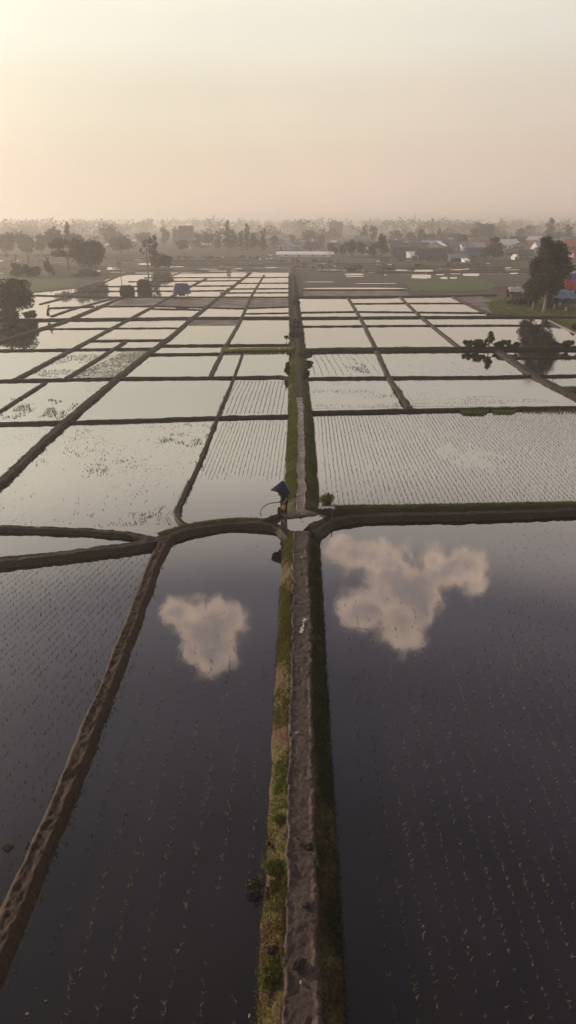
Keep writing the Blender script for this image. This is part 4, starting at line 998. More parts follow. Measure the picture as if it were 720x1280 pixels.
# ------------------------------------------------------------------ houses
def house(name, x, y, wpx, hpx, roof, wall, label, cat='house', depth=.7, rz=0.0, rise=.45, kind='gable', group='village houses', win=3, doormat='dark_open', z=0.0):
    k = ppm(y); W = wpx / k; H = hpx / k; Dp = max(3.0, W * depth) if kind != 'block' else W * depth
    c = P(x, y, z); root = empty(name, (c.x, c.y + Dp / 2, z), rz, label, cat, group)
    hw = H * (1 - rise); hr = H * rise; o = .06 * W
    b = MB()
    if kind == 'gable':      # ridge along x
        b.box((0, 0, hw / 2), (W, Dp, hw))
        b.poly([(-W / 2, -Dp / 2, hw), (-W / 2, Dp / 2, hw), (-W / 2, 0, H - .08)]); b.poly([(W / 2, Dp / 2, hw), (W / 2, -Dp / 2, hw), (W / 2, 0, H - .08)])
        b.build('wall', M[wall], root)
        r = MB(); t = .14; e = Dp * .12; zz = hw - hr * .24
        for s in (-1, 1):
            a = [(-W / 2 - o, s * (Dp / 2 + e), zz), (W / 2 + o, s * (Dp / 2 + e), zz), (W / 2 + o, 0, H), (-W / 2 - o, 0, H)]
            up = [(p[0], p[1], p[2] + t) for p in a]
            i = len(r.v); r.v += a + up
            for q in ((0, 1, 2, 3), (7, 6, 5, 4), (0, 4, 5, 1), (1, 5, 6, 2), (2, 6, 7, 3), (3, 7, 4, 0)): r.f.append(tuple(i + kk for kk in q))
        rf = r.build('roof', M[roof], root)
        MB().tube([(-W / 2 - o, 0, H + t), (W / 2 + o, 0, H + t)], .12, 6).build('ridge_cap', M['tin_grey'], rf)
    elif kind == 'front':    # gable faces the camera
        b.box((0, 0, hw / 2), (W, Dp, hw))
        b.poly([(-W / 2, -Dp / 2, hw), (W / 2, -Dp / 2, hw), (0, -Dp / 2, H - .08)]); b.poly([(W / 2, Dp / 2, hw), (-W / 2, Dp / 2, hw), (0, Dp / 2, H - .08)])
        b.build('wall', M[wall], root)
        r = MB(); t = .14; zz = hw - hr * .15
        for s in (-1, 1):
            a = [(s * W * .575, -Dp / 2 - o, zz), (s * W * .575, Dp / 2 + o, zz), (0, Dp / 2 + o, H), (0, -Dp / 2 - o, H)]
            up = [(p[0], p[1], p[2] + t) for p in a]; i = len(r.v); r.v += a + up
            for q in ((0, 1, 2, 3), (7, 6, 5, 4), (0, 4, 5, 1), (1, 5, 6, 2), (2, 6, 7, 3), (3, 7, 4, 0)): r.f.append(tuple(i + kk for kk in q))
        r.build('roof', M[roof], root)
    elif kind == 'shed':     # single slope falling towards the camera
        b.box((0, 0, hw / 2), (W, Dp, hw)); b.poly([(-W / 2, -Dp / 2, hw), (-W / 2, Dp / 2, hw), (-W / 2, Dp / 2, H - .06)]); b.poly([(W / 2, Dp / 2, hw), (W / 2, -Dp / 2, hw), (W / 2, Dp / 2, H - .06)])
        b.poly([(W / 2, Dp / 2, hw), (-W / 2, Dp / 2, hw), (-W / 2, Dp / 2, H - .06), (W / 2, Dp / 2, H - .06)])
        b.build('wall', M[wall], root)
        r = MB(); t = .1; a = [(-W / 2 - o, -Dp / 2 - .4, hw - .05), (W / 2 + o, -Dp / 2 - .4, hw - .05), (W / 2 + o, Dp / 2 + .2, H), (-W / 2 - o, Dp / 2 + .2, H)]
        up = [(p[0], p[1], p[2] + t) for p in a]; r.v += a + up
        for q in ((3, 2, 1, 0), (4, 5, 6, 7), (0, 1, 5, 4), (1, 2, 6, 5), (2, 3, 7, 6), (3, 0, 4, 7)): r.f.append(q)
        r.build('roof', M[roof], root)
    elif kind == 'block':
        b.box((0, 0, H / 2), (W, Dp, H)); b.build('wall', M[wall], root)
        r = MB(); r.box((0, 0, H + .15), (W * 1.03, Dp * 1.03, .3)); 
        for s in (-1, 1): r.box((s * W * .49, 0, H + .6), (.25, Dp, .6)); r.box((0, s * Dp * .49, H + .598), (W * .96, .25, .596))
        r.build('roof', M[roof], root)
        ns = max(2, int(H / 3.2)); nw = max(3, int(W / 3))
        for i in range(ns):
            for j in range(nw):
                xx = -W / 2 + W * (j + .5) / nw; zz = H * (i + .55) / ns
                wn = MB().box((xx, -Dp / 2 - .02, zz), (W / nw * .5, .1, H / ns * .42)).build('window', M['dull_pane'], root)
        return root
    if hw > .8:
        dh = min(2.0, hw * .85); dw = min(.95, W * .2)
        MB().box((-W * .12, -Dp / 2 - .03, dh / 2), (dw, .1, dh)).build('door', M[doormat], root)
        for j in range(win):
            xx = (-.36, .14, .36)[j % 3] * W
            ww = MB().box((xx, -Dp / 2 - .03, hw * .58), (min(1.1, W * .14), .09, min(.95, hw * .36))).build('window', M['cream'], root)
            MB().box((xx, -Dp / 2 - .08, hw * .58), (min(.9, W * .11), .03, min(.78, hw * .3))).build('pane', M['glass'], ww)
    return root
# kind: gable, front, shed, block
H_ = [
 ('shed', 381.5, 321.4, 65, 6.0, 'tin_white', 'white', 'long low white shed in the middle of the far fields', 'shed', .2, 0, .5, 'shed'),
 ('warehouse', 345, 302, 25, 8, 'tin_white', 'grey_wall', 'long warehouse with a pale roof behind the pointed trees', 'warehouse', .5, .05, .4, 'gable'),
 ('tower_block', 417.5, 297, 19, 17, 'grey_wall', 'grey_wall', 'tall flat-topped block standing hazy above the trees', 'building', .6, .35, .1, 'block'),
 ('tower_block', 224, 306, 15, 16, 'grey_wall', 'grey_wall', 'lower half of the square grey building pair', 'building', .8, 0, .1, 'block'),
 ('tower_block', 233, 307, 17, 21, 'grey_wall', 'grey_wall', 'higher half of the square grey building pair', 'building', .8, 0, .1, 'block'),
 ('house', 507, 321.5, 27, 11.5, 'tin_purple', 'brown_wall', 'house with a dark violet roof at the left end of the village front', 'house', .7, .1, .6, 'gable'),
 ('lean_to', 516.5, 322.6, 12, 7.2, 'tin_white', 'white', 'small lean-to with a bright white sloping roof', 'shed', .9, .5, .6, 'shed'),
 ('long_house', 543, 323.5, 40, 11.5, 'tin_purple', 'brown_wall', 'long house with a faded violet-grey roof on the village front', 'house', .35, 0, .55, 'gable'),
 ('house', 559, 316.2, 19, 7.5, 'tin_grey', 'pink_wall', 'house with a pale ridge behind the long violet-grey roof', 'house', .6, 0, .6, 'gable'),
 ('house', 564, 311, 24, 9.5, 'tin_blue', 'grey_wall', 'lower roof of the two-tiered slate house', 'house', .6, 0, .6, 'gable'),
 ('house', 563.5, 304.5, 20, 11.5, 'tile_dark', 'grey_wall', 'upper house with a steep slate roof behind the two-tiered one', 'house', .7, 0, .6, 'gable'),
 ('shelter', 574, 327, 23, 8.2, 'tin_teal', 'tarp_navy', 'shelter with a pale teal roof at the front of the village', 'shelter', .5, .12, .5, 'shed'),
 ('house', 596, 322, 24, 11, 'tin_blue', 'brown_wall', 'house with a blue slate roof beside the lone dark tree', 'house', .6, 0, .6, 'gable'),
 ('hut', 583, 328, 7, 4, 'tin_white', 'white', 'tiny white hut in front of the teal shelter', 'hut', .8, .2, .4, 'shed'),
 ('hut', 533, 313.5, 8, 5, 'tin_white', 'grey_wall', 'small pale-roofed hut above the long house', 'hut', .8, .2, .5, 'shed'),
 ('hut', 516, 311, 7, 5, 'tin_white', 'grey_wall', 'small pale-roofed hut above the lean-to', 'hut', .8, -.2, .5, 'shed'),
 ('hut', 599, 305, 6, 4.5, 'tin_white', 'white', 'small white hut left of the lone dark tree top', 'hut', .8, .3, .5, 'shed'),
 ('house', 665, 309, 15, 12, 'tin_white', 'orange_wall', 'house with a glowing orange wall under a white ridge', 'house', .8, 0, .3, 'shed'),
 ('house', 649, 309, 19, 12.5, 'tile_dark', 'brown_wall', 'dark-roofed house joined to the left of the orange one', 'house', .7, 0, .65, 'gable'),
 ('house', 641, 318.5, 20, 6.5, 'tin_grey', 'brown_wall', 'low grey-roofed house right of the lone dark tree', 'house', .6, .1, .5, 'gable'),
 ('house', 658, 320, 17, 7, 'tin_blue', 'brown_wall', 'low bluish-roofed house below the orange one', 'house', .6, 0, .6, 'gable'),
 ('hut', 645, 325, 6, 6, 'white', 'white', 'tiny white hut right of the lone dark tree', 'hut', .8, .2, .5, 'front'),
 ('hut', 652, 313, 8, 4, 'tin_white', 'white', 'small white roof between the grey and bluish-roofed houses', 'hut', .8, -.1, .5, 'shed'),
 ('house', 624, 303, 8, 6, 'white', 'cream', 'leftmost house of the pale cluster on the rise', 'house', .7, .2, .4, 'front'),
 ('house', 631, 303, 7, 8, 'cream', 'cream', 'tallest house of the pale cluster on the rise', 'house', .7, -.2, .4, 'front'),
 ('house', 637, 300, 7, 7, 'tin_grey', 'pink_wall', 'pinkish house at the right of the pale cluster', 'house', .7, .1, .4, 'front'),
 ('house', 700, 302, 7, 8, 'tin_grey', 'white', 'narrow white house right of the cone-shaped tree', 'house', .8, 0, .4, 'front'),
 ('house', 714, 303, 9, 6, 'tin_grey', 'cream', 'pale low house near the right edge', 'house', .8, 0, .4, 'gable'),
 ('house', 722, 322, 15, 8, 'tile_red', 'pink_wall', 'red-roofed house cut by the right edge', 'house', .7, .3, .5, 'gable'),
 ('hut', 408, 298, 9, 4, 'tin_white', 'cream', 'pale hut left below the tall flat block', 'hut', .7, 0, .5, 'shed'),
 ('hut', 418, 304.5, 8, 3.2, 'tin_white', 'cream', 'white-roofed hut below the tall flat block', 'hut', .7, 0, .5, 'shed'),
 ('hut', 444, 306, 6, 5, 'tin_white', 'white', 'small hut behind the ragged tree of the row', 'hut', .7, 0, .5, 'shed'),
 ('post_house', 458.5, 318.5, 3.2, 10, 'white', 'white', 'narrow white post house standing among the row of trees', 'house', .8, 0, .35, 'front'),
 ('house', 489, 312.5, 12, 6, 'tin_grey', 'brown_wall', 'grey house right of the tallest tree of the row', 'house', .7, 0, .5, 'gable'),
 ('hut', 494, 320, 5, 4.5, 'tin_white', 'white', 'tiny bright hut left of the violet-roofed house', 'hut', .7, 0, .5, 'front'),
 ('hut', 379.5, 304.5, 10, 3.6, 'tin_white', 'grey_wall', 'pale-roofed hut left of the dome tree', 'hut', .7, 0, .5, 'shed'),
 ('hut', 389, 309.5, 10, 4, 'tin_white', 'brown_wall', 'pale-roofed hut nearest above the long white shed', 'hut', .7, .1, .5, 'shed'),
 ('house', 364, 311, 14, 7, 'tile_dark', 'brown_wall', 'dark house above the long white shed', 'house', .7, 0, .5, 'gable'),
 ('hut', 347, 309.2, 3, 3, 'white', 'white', 'left one of the two tiny white huts above the shed', 'hut', .7, 0, .5, 'front'),
 ('hut', 354, 309.2, 4, 3.2, 'white', 'white', 'right one of the two tiny white huts above the shed', 'hut', .7, 0, .5, 'front'),
 ('hut', 372, 310.5, 3, 4, 'white', 'white', 'thin white hut right of the dark house', 'hut', .7, 0, .5, 'front'),
 ('hut', 236, 312, 3.4, 3.4, 'white', 'white', 'white hut before the square grey building', 'hut', .7, 0, .5, 'front'),
 ('hut', 258, 309, 10, 5, 'tin_white', 'grey_wall', 'pale hut before the small round tree', 'hut', .7, .1, .5, 'shed'),
 ('hut', 302, 312.5, 8, 3, 'tin_white', 'brown_wall', 'hut at the foot of the pointed trees', 'hut', .7, 0, .5, 'shed'),
 ('hut', 136, 309, 9, 4, 'tin_white', 'grey_wall', 'white-roofed hut under the large rounded misty tree', 'hut', .7, 0, .5, 'shed'),
 ('hut', 168, 304, 9, 4, 'tin_white', 'grey_wall', 'misty hut between the rounded and flat-topped trees', 'hut', .7, .1, .5, 'shed'),
 ('hut', 436, 314, 5, 4, 'tin_white', 'white', 'small white hut between the second and third tree of the row', 'hut', .7, 0, .5, 'shed'),
 ('house', 528, 301, 10, 5, 'tile_dark', 'cream', 'half-hidden house behind the upright village tree', 'house', .7, 0, .5, 'gable'),
 ('house', 610, 312, 11, 5, 'tin_grey', 'brown_wall', 'grey roof peeping out behind the lone dark tree', 'house', .7, 0, .5, 'gable'),
 ('house', 676, 316, 12, 6, 'tin_grey', 'brown_wall', 'grey-roofed house half hidden by the large tree top', 'house', .7, 0, .5, 'gable'),
]
for (nm, x, y, wd, h, rf, wl_, lab, cat, dep, rz, rise, kd) in H_:
    house(nm, x, y, wd, h, rf, wl_, lab, cat, dep, rz, rise, kd, win=2 if wd < 12 else 3, doormat='orange_wall' if 'long low white shed' in lab else 'dark_open')

# the rest of the village, smaller houses between the named ones
LM = [(486, 512, 'behind the dark violet roof'), (512, 534, 'behind the bright white lean-to'), (534, 556, 'behind the long violet-grey roof'), (556, 580, 'around the two-tiered slate house'),
      (580, 606, 'behind the blue slate roof'), (606, 632, 'beside the lone dark tree'), (632, 656, 'left of the orange house'), (672, 700, 'below the cone-shaped tree'), (700, 724, 'towards the right edge'),
      (338, 375, 'above the long white shed'), (376, 410, 'left of the tall flat block'), (425, 480, 'behind the row of dark trees')]
RWS = [(313.5, 'in the nearest row'), (308.5, 'in the middle row'), (304.0, 'in the farthest row')]
RF = [('tin_white', 'bright tin'), ('tin_grey', 'dull grey'), ('tin_blue', 'slate blue'), ('tile', 'clay tile'), ('tarp_lightblue', 'pale blue'), ('tile_dark', 'black tile'), ('tin_teal', 'teal'), ('tile_red', 'red sheet')]
WL = [('white', 'white walls'), ('cream', 'cream walls'), ('brown_wall', 'brown walls'), ('pink_wall', 'pink walls')]
rgv = random.Random(21)
for (xa, xb, ltx) in LM:
    for (yy, rtx) in RWS:
        rfs = rgv.sample(RF, 2 if xb > 480 else 1)
        for i_, (rf, rtxt) in enumerate(rfs):
            xx = xa + (xb - xa) * ((i_ + .5) / len(rfs)) + rgv.uniform(-3, 3); wm, wt = rgv.choice(WL); kk = ppm(yy)
            house('house', xx, yy + rgv.uniform(-1.2, 1.2), rgv.uniform(6, 10) * kk, rgv.uniform(3.4, 5.2) * kk, rf, wm, f'{rtxt}-roofed house with {wt} {ltx}, {rtx}'[:110],
                  'house', .7, rgv.uniform(-.5, .5), rgv.uniform(.4, .6), rgv.choice(['gable', 'gable', 'front', 'shed']), 'small village houses', win=2)
# masts on the skyline
for x, y, h, lab in ((518, 292, 25, 'thin lattice mast rising above the skyline woods'), (471, 292, 22, 'shorter mast on the skyline left of the lattice mast')):
    k = ppm(y); c = P(x, y); t = empty('radio_mast', c, 0, lab, 'mast'); Hh = h / k
    b = MB()
    for a in (0, 2.09, 4.19): b.tube([(1.6 * math.cos(a), 1.6 * math.sin(a), 0), (.2 * math.cos(a), .2 * math.sin(a), Hh * .9)], .16, 5)
    b.build('lattice_leg', M['tin_grey'], t); MB().tube([(0, 0, Hh * .85), (0, 0, Hh)], .12, 5).build('antenna', M['tin_grey'], t)

# ------------------------------------------------------------------ field huts, tarps and stalls
def tarp_tent(x, y, wpx, hpx, mat, label, topk=.7):
    k = ppm(y); W = wpx / k; H = hpx / k; c = P(x, y, 0); t = empty('tarp_tent', (c.x, c.y, .05), .08, label, 'tent')
    Dp = W * .7; n = 12; V = []; F = []
    # draped cover: rounded box that flares at the skirt, with sagging folds
    lev = [(0.22, 1.0), (.45, .93), (.7, .84), (.9, topk + .06), (1.0, topk - .05), (1.03, .3)]
    for (zz, s) in lev:
        for a in range(28):
            th = 2 * math.pi * a / 28; cx = math.copysign(abs(math.cos(th)) ** .45, math.cos(th)); sy = math.copysign(abs(math.sin(th)) ** .45, math.sin(th))
            f = 1 + .03 * math.sin(a * 2.7) * (1.2 - zz)
            V.append((cx * W / 2 * s * f, sy * Dp / 2 * s * f, H * zz + .05 * math.sin(a * 1.9) * (zz < .3)))
    m = 28
    for i in range(len(lev) - 1):
        for a in range(m): F.append((i * m + a, i * m + (a + 1) % m, (i + 1) * m + (a + 1) % m, (i + 1) * m + a))
    b = MB(); b.v = V; b.f = F + [tuple(range((len(lev) - 1) * m, len(lev) * m))]; b.build('cover', M[mat], t, smooth=False)
    for sx in (-1, 1):
        for sy in (-1, 1): MB().tube([(sx * W * .3, sy * Dp * .3, -.1), (sx * W * .3, sy * Dp * .3, H * .9)], .05, 6).build('pole', M['wood'], t)
    MB().box((0, 0, .35), (W * .35, Dp * .4, .5)).build('platform', M['wood'], t)
    return t
tarp_tent(227.5, 370.5, 23, 15, 'tarp_blue', 'blue tarp tent standing on the bund of the left paddies')
def stack(x, y, wpx, hpx, label, seed):
    k = ppm(y); W = wpx / k; H = hpx / k; c = P(x, y, 0); t = empty('straw_stack', (c.x, c.y, 0), 0, label, 'straw stack')
    b = MB(); n = 30; lv = [(-.05, .9), (.15, .98), (.35, 1.0), (.55, .98), (.74, .9), (.88, .74), (.97, .5), (1.02, .16)]
    for (zz, s) in lev_jit(lv, seed):
        for a in range(n):
            th = 2 * math.pi * a / n; cx = math.copysign(abs(math.cos(th)) ** .6, math.cos(th)); sy = math.copysign(abs(math.sin(th)) ** .6, math.sin(th))
            f = s * (1 + .05 * math.sin(a * 3.3 + zz * 9 + seed)); b.v.append((cx * W / 2 * f, sy * W * .4 * f, H * zz))
    for i in range(len(lv) - 1):
        for a in range(n): b.f.append((i * n + a, i * n + (a + 1) % n, (i + 1) * n + (a + 1) % n, (i + 1) * n + a))
    b.f.append(tuple(range((len(lv) - 1) * n, len(lv) * n))); b.build('straw_body', M['straw'], t)
    rg = np.random.default_rng(seed); m = 1800; th = rg.uniform(0, 6.28, m); zz = rg.uniform(0, 1, m) ** 1.2
    ex = lambda v: np.sign(v) * np.abs(v) ** .6
    XY = np.column_stack([ex(np.cos(th)) * W * .5, ex(np.sin(th)) * W * .4]) * np.interp(zz, [a_ for a_, b_ in lv], [b_ for a_, b_ in lv])[:, None]
    blades('loose_straw', XY, zz * H, M['straw_leaf'], .16, .04, 1, 1.6, None, None, seed, parent=t)
    return t
def lev_jit(lv, seed):
    rg = random.Random(seed); return [(z, s * rg.uniform(.96, 1.03)) for z, s in lv]
stack(159.5, 370, 18, 12.5, 'dark straw stack nearer the viewer on the left bund', 3)
stack(180.5, 362.5, 17, 12.5, 'brown rounded straw stack farther back beside the darker one', 4)
# pole in the left fields
c = P(151, 345); t = empty('field_post', c, 0, 'lone upright post in the misty left fields', 'post'); MB().tube([(0, 0, -.2), (.05, 0, 1.4), (0, 0, 2.6)], [.12, .1, .08], 7).build('post_shaft', M['wood'], t); MB().box((0, 0, 2.45), (.7, .09, .09)).build('crossbar', M['wood'], t)
for x, y, lab in ((20, 329, 'dark stake beside the leftmost far pond'), (36, 329, 'dark stake between the small far ponds'), (59, 330, 'dark stake right of the small far ponds')):
    c = P(x, y); o = MB().tube([(0, 0, -.2), (.1, 0, 1.8), (.05, 0, 3.0)], [.45, .35, .2], 7).build('stake', M['wood']); o.location = c; tag(o, lab, 'stake', 'stakes by the far left ponds')
# white tarp hut
def awning_stall(x, y, wpx, hpx, roofm, label, wallm=None, rz=0.0, name='market_stall', dep=.8, cat='stall'):
    k = ppm(y); W = wpx / k; H = hpx / k; Dp = W * dep; c = P(x, y); t = empty(name, (c.x, c.y + Dp / 2, 0), rz, label, cat, 'stalls by the big tree')
    n = 10; V = []; F = []
    for i in range(n + 1):
        for j in range(n + 1):
            u = i / n * 2 - 1; v = j / n * 2 - 1
            z = H * (.98 - .30 * abs(v) - .07 * (1 - (abs(u)) ** 2) * abs(v) + .03 * math.sin(u * 7)) - .12 * (u * u)
            V.append((u * W * .56, v * Dp * .6, z))
    for i in range(n):
        for j in range(n): F.append((i * (n + 1) + j, (i + 1) * (n + 1) + j, (i + 1) * (n + 1) + j + 1, i * (n + 1) + j + 1))
    m = len(V); V += [(a, b_, z - .04) for a, b_, z in V]; F += [tuple(m + q for q in reversed(f)) for f in F]
    mesh_np('awning', V, F, M[roofm], t)
    for sx in (-1, 1):
        for sy in (-1, 1): MB().tube([(sx * W * .47, sy * Dp * .5, -.05), (sx * W * .47, sy * Dp * .5, H * .72)], .05, 6).build('post', M['wood'], t)
    MB().box((0, -Dp * .25, .45), (W * .7, Dp * .25, .9)).build('counter', M['wood'], t)
    if wallm: MB().box((0, Dp * .48, H * .36), (W * .94, .06, H * .68)).build('back_sheet', M[wallm], t)
    return t
awning_stall(646, 373.5, 19, 14, 'tarp_white', 'small stall under a bright white awning left of the large tree', 'brown_wall')
awning_stall(703, 388, 26, 24, 'tarp_lightblue', 'stall under a pale blue awning beside the large tree', 'tarp_navy')
awning_stall(717, 381, 24, 29, 'tile_red', 'taller stall with a red cover behind the pale blue one', 'tarp_navy')
awning_stall(716, 372, 30, 29, 'tarp_violet', 'stall with a violet cover farthest back in the group', 'tarp_navy')
# navy sheet under the tree
c = P(688, 386); k = ppm(386); t = empty('tarp_screen', c, .1, 'dark navy screen between the trunks and the pale blue stall', 'screen')
V = []; F = []; n = 12
for i in range(n + 1):
    for j in range(3): V.append((-1.2 + 2.4 * i / n, .08 * math.sin(i * 1.7), .05 + 1.6 * j / 2 + .05 * math.sin(i)))
for i in range(n):
    for j in range(2): F.append((i * 3 + j, (i + 1) * 3 + j, (i + 1) * 3 + j + 1, i * 3 + j + 1))
mesh_np('sheet', V + [(a, b_ + .03, z) for a, b_, z in V], F + [tuple(len(V) + q for q in f) for f in F], M['tarp_navy'], t)
for s in (-1, 1): MB().tube([(s * 1.2, .02, -.05), (s * 1.2, .02, 1.75)], .04, 6).build('pole', M['wood'], t)
# hoop frame
c = P(627, 366); t = empty('hoop_frame', c, 0, 'low arched hoop frame on the ground left of the white awning', 'frame'); k = ppm(366); W = 20 / k
for i in range(4):
    xx = -W / 2 + W * i / 4; b = MB(); b.tube([(xx + W / 4 * (1 - math.cos(a)) / 2 * 1.6, .8 * i, math.sin(a) * 1.0) for a in np.linspace(0, math.pi, 12)], .05, 5); b.build('hoop', M['wood'], t)
b = MB().tube([(-W / 2, 0, .95), (W / 2, 2.4, .95)], .04, 5).build('ridge_rail', M['wood'], t)

# ------------------------------------------------------------------ people
def skin_mesh(name, joints, edges, mat, parent=None, sub=1):
    """joints {id: (xyz, radius)}; first joint is the root"""
    ids = list(joints); idx = {k: i for i, k in enumerate(ids)}
    me = bpy.data.meshes.new(name); me.from_pydata([joints[k][0] for k in ids], [(idx[a], idx[b_]) for a, b_ in edges], [])
    o = bpy.data.objects.new(name, me); link(o, parent); me.materials.append(mat)
    md = o.modifiers.new('skin', 'SKIN'); md.use_smooth_shade = True
    for i, k in enumerate(ids):
        sv = me.skin_vertices[0].data[i]; r = joints[k][1]; sv.radius = (r, r) if not hasattr(r, '__len__') else r; sv.use_root = (i == 0)
    s = o.modifiers.new('sub', 'SUBSURF'); s.levels = sub; s.render_levels = sub
    return o
def hand(joints, edges, wr, d, side, sc=1.0, key='l'):
    """five short curled fingers rooted in the palm, added to the body chain"""
    pass
def person(x, y, z, rz, label, shirt, trousers, pose='stand', hat=False, group=None, h=1.62, loc=None, skirt=False):
    c = loc if loc is not None else P(x, y, z); root = empty('person', (c[0], c[1], z), rz, label, 'person', group)
    s = h / 1.7
    lean = {'stand': 0, 'walk': .04, 'stoop': .42}[pose]; fy = -1   # faces -Y locally
    def q(x_, y_, z_): return (x_ * s, y_ * s, z_ * s)
    hipz = .90
    up = Vector((0, fy * math.sin(lean), math.cos(lean)))
    hip = Vector((0, 0, hipz)); ch = hip + up * .34; nk = hip + up * .58; hd = nk + Vector((0, fy * .02, .12)); ht = hd + Vector((0, fy * .01, .12))
    lk, rk = (.10, -.04 if pose == 'walk' else 0, .48), (-.10, -.10 if pose == 'walk' else -.02, .48)
    la, ra = (.11, .10 if pose == 'walk' else .02, .08), (-.11, -.12 if pose == 'walk' else .0, .08)
    shl, shr = nk + Vector((.18, 0, -.06)), nk + Vector((-.18, 0, -.06))
    if pose == 'stand' and hat is False and 'umbrella' in label:
        el_, wl_ = shl + Vector((.08, fy * .10, -.26)), shl + Vector((.02, fy * .24, -.42))
        er, wr = shr + Vector((-.05, fy * .16, -.20)), shr + Vector((.10, fy * .26, .02))
    else:
        el_, wl_ = shl + Vector((.06, fy * .02, -.28)), shl + Vector((.05, fy * .12, -.52))
        er, wr = shr + Vector((-.06, fy * .04, -.28)), shr + Vector((-.05, fy * .18, -.50))
    J = {'hip': (q(*hip), .115 * s), 'ch': (q(*ch), (.15 * s, .11 * s)), 'nk': (q(*nk), .055 * s), 'hd': (q(*hd), .095 * s), 'ht': (q(*ht), .075 * s),
         'lh': (q(.10, 0, .84), .09 * s), 'rh': (q(-.10, 0, .84), .09 * s), 'lk': (q(*lk), .06 * s), 'rk': (q(*rk), .06 * s), 'la': (q(*la), .04 * s), 'ra': (q(*ra), .04 * s),
         'lt': (q(la[0] + .01, la[1] - .16, .03), .035 * s), 'rt': (q(ra[0] - .01, ra[1] - .16, .03), .035 * s),
         'sl': (q(*shl), .06 * s), 'sr': (q(*shr), .06 * s), 'el': (q(*el_), .042 * s), 'er': (q(*er), .042 * s), 'wl': (q(*wl_), .028 * s), 'wr': (q(*wr), .028 * s)}
    E_ = [('hip', 'ch'), ('ch', 'nk'), ('nk', 'hd'), ('hd', 'ht'), ('hip', 'lh'), ('hip', 'rh'), ('lh', 'lk'), ('rh', 'rk'), ('lk', 'la'), ('rk', 'ra'), ('la', 'lt'), ('ra', 'rt'),
          ('nk', 'sl'), ('nk', 'sr'), ('sl', 'el'), ('sr', 'er'), ('el', 'wl'), ('er', 'wr')]
    for side, wv, ev in (('l', wl_, el_), ('r', wr, er)):
        d = (wv - ev).normalized(); pm = wv + d * .07; J['p' + side] = (q(*pm), (.036 * s, .02 * s)); E_.append(('w' + side, 'p' + side))
        sd_ = d.cross(Vector((0, 1, 0))).normalized() if abs(d.y) < .9 else Vector((1, 0, 0)); cv = d.cross(sd_)
        for f, (o_, ln) in enumerate(((-.032, .062), (-.011, .075), (.011, .07), (.032, .055))):
            a1 = pm + sd_ * o_ + d * ln * .55; a2 = a1 + (d * .6 + cv * .6).normalized() * ln * .5
            J[f'f{side}{f}a'] = (q(*a1), .0095 * s); J[f'f{side}{f}b'] = (q(*a2), .008 * s); E_ += [('p' + side, f'f{side}{f}a'), (f'f{side}{f}a', f'f{side}{f}b')]
        th = wv + d * .03 + sd_ * .045 + cv * .01; t2 = th + (d * .7 + sd_ * .4 + cv * .4).normalized() * .04
        J['t' + side] = (q(*th), .012 * s); J['u' + side] = (q(*t2), .009 * s); E_ += [('w' + side, 't' + side), ('t' + side, 'u' + side)]
    skin_mesh('body', J, E_, M['skin'], root, 1)
    sh = {k: (J[k][0], (J[k][1] if not hasattr(J[k][1], '__len__') else max(J[k][1])) + (.05 if k in ('ch', 'hip') else .03) * s) for k in ('ch', 'hip', 'sl', 'sr', 'el', 'er')}
    sh['nb'] = (q(*(nk + Vector((0, 0, -.05)))), .075 * s)
    sh['hb'] = (q(*(hip + Vector((0, 0, -.16)))), .19 * s)
    skin_mesh('shirt', sh, [('ch', 'nb'), ('ch', 'hip'), ('hip', 'hb'), ('nb', 'sl'), ('nb', 'sr'), ('sl', 'el'), ('sr', 'er')], M[shirt], root, 1)
    if skirt:
        b = MB(); b.tube([q(0, 0, .95), q(0, 0, .6), q(0, 0, .18)], [.16 * s, .22 * s, .28 * s], 14); b.build('skirt', M[trousers], root, True)
    else:
        tr = {'hip': (J['hip'][0], .135 * s)}
        for k in ('lh', 'rh', 'lk', 'rk'): tr[k] = (J[k][0], J[k][1] + .036 * s)
        for k in ('la', 'ra'): tr[k] = (tuple(Vector(J[k][0]) + Vector((0, 0, .07 * s))), .075 * s)
        skin_mesh('trousers', tr, [('hip', 'lh'), ('hip', 'rh'), ('lh', 'lk'), ('rh', 'rk'), ('lk', 'la'), ('rk', 'ra')], M[trousers], root, 1)
    hh = Vector(J['ht'][0]); b = MB(); b.blob(hh + Vector((0, .02 * s, .0)), (.092 * s, .105 * s, .085 * s), 4, .03); b.build('hair', M['hair'], root, True)
    # face: nose, eyes, mouth, ears
    fc = (Vector(J['hd'][0]) + Vector(J['ht'][0])) * .5; b = MB(); b.blob(fc + Vector((0, fy * .098 * s, -.01 * s)), (.014 * s, .018 * s, .022 * s), 1, 0, 8, 5); b.build('nose', M['skin'], root, True)
    for sx in (-1, 1):
        MB().blob(fc + Vector((sx * .034 * s, fy * .083 * s, .018 * s)), (.013 * s, .009 * s, .008 * s), 1, 0, 8, 5).build('eye', M['hair'], root, True)
        MB().blob(fc + Vector((sx * .093 * s, 0, 0)), (.012 * s, .022 * s, .032 * s), 1, 0, 8, 5).build('ear', M['skin'], root, True)
    MB().blob(fc + Vector((0, fy * .088 * s, -.05 * s)), (.024 * s, .008 * s, .007 * s), 1, 0, 8, 5).build('mouth', M['cloth_red'], root, True)
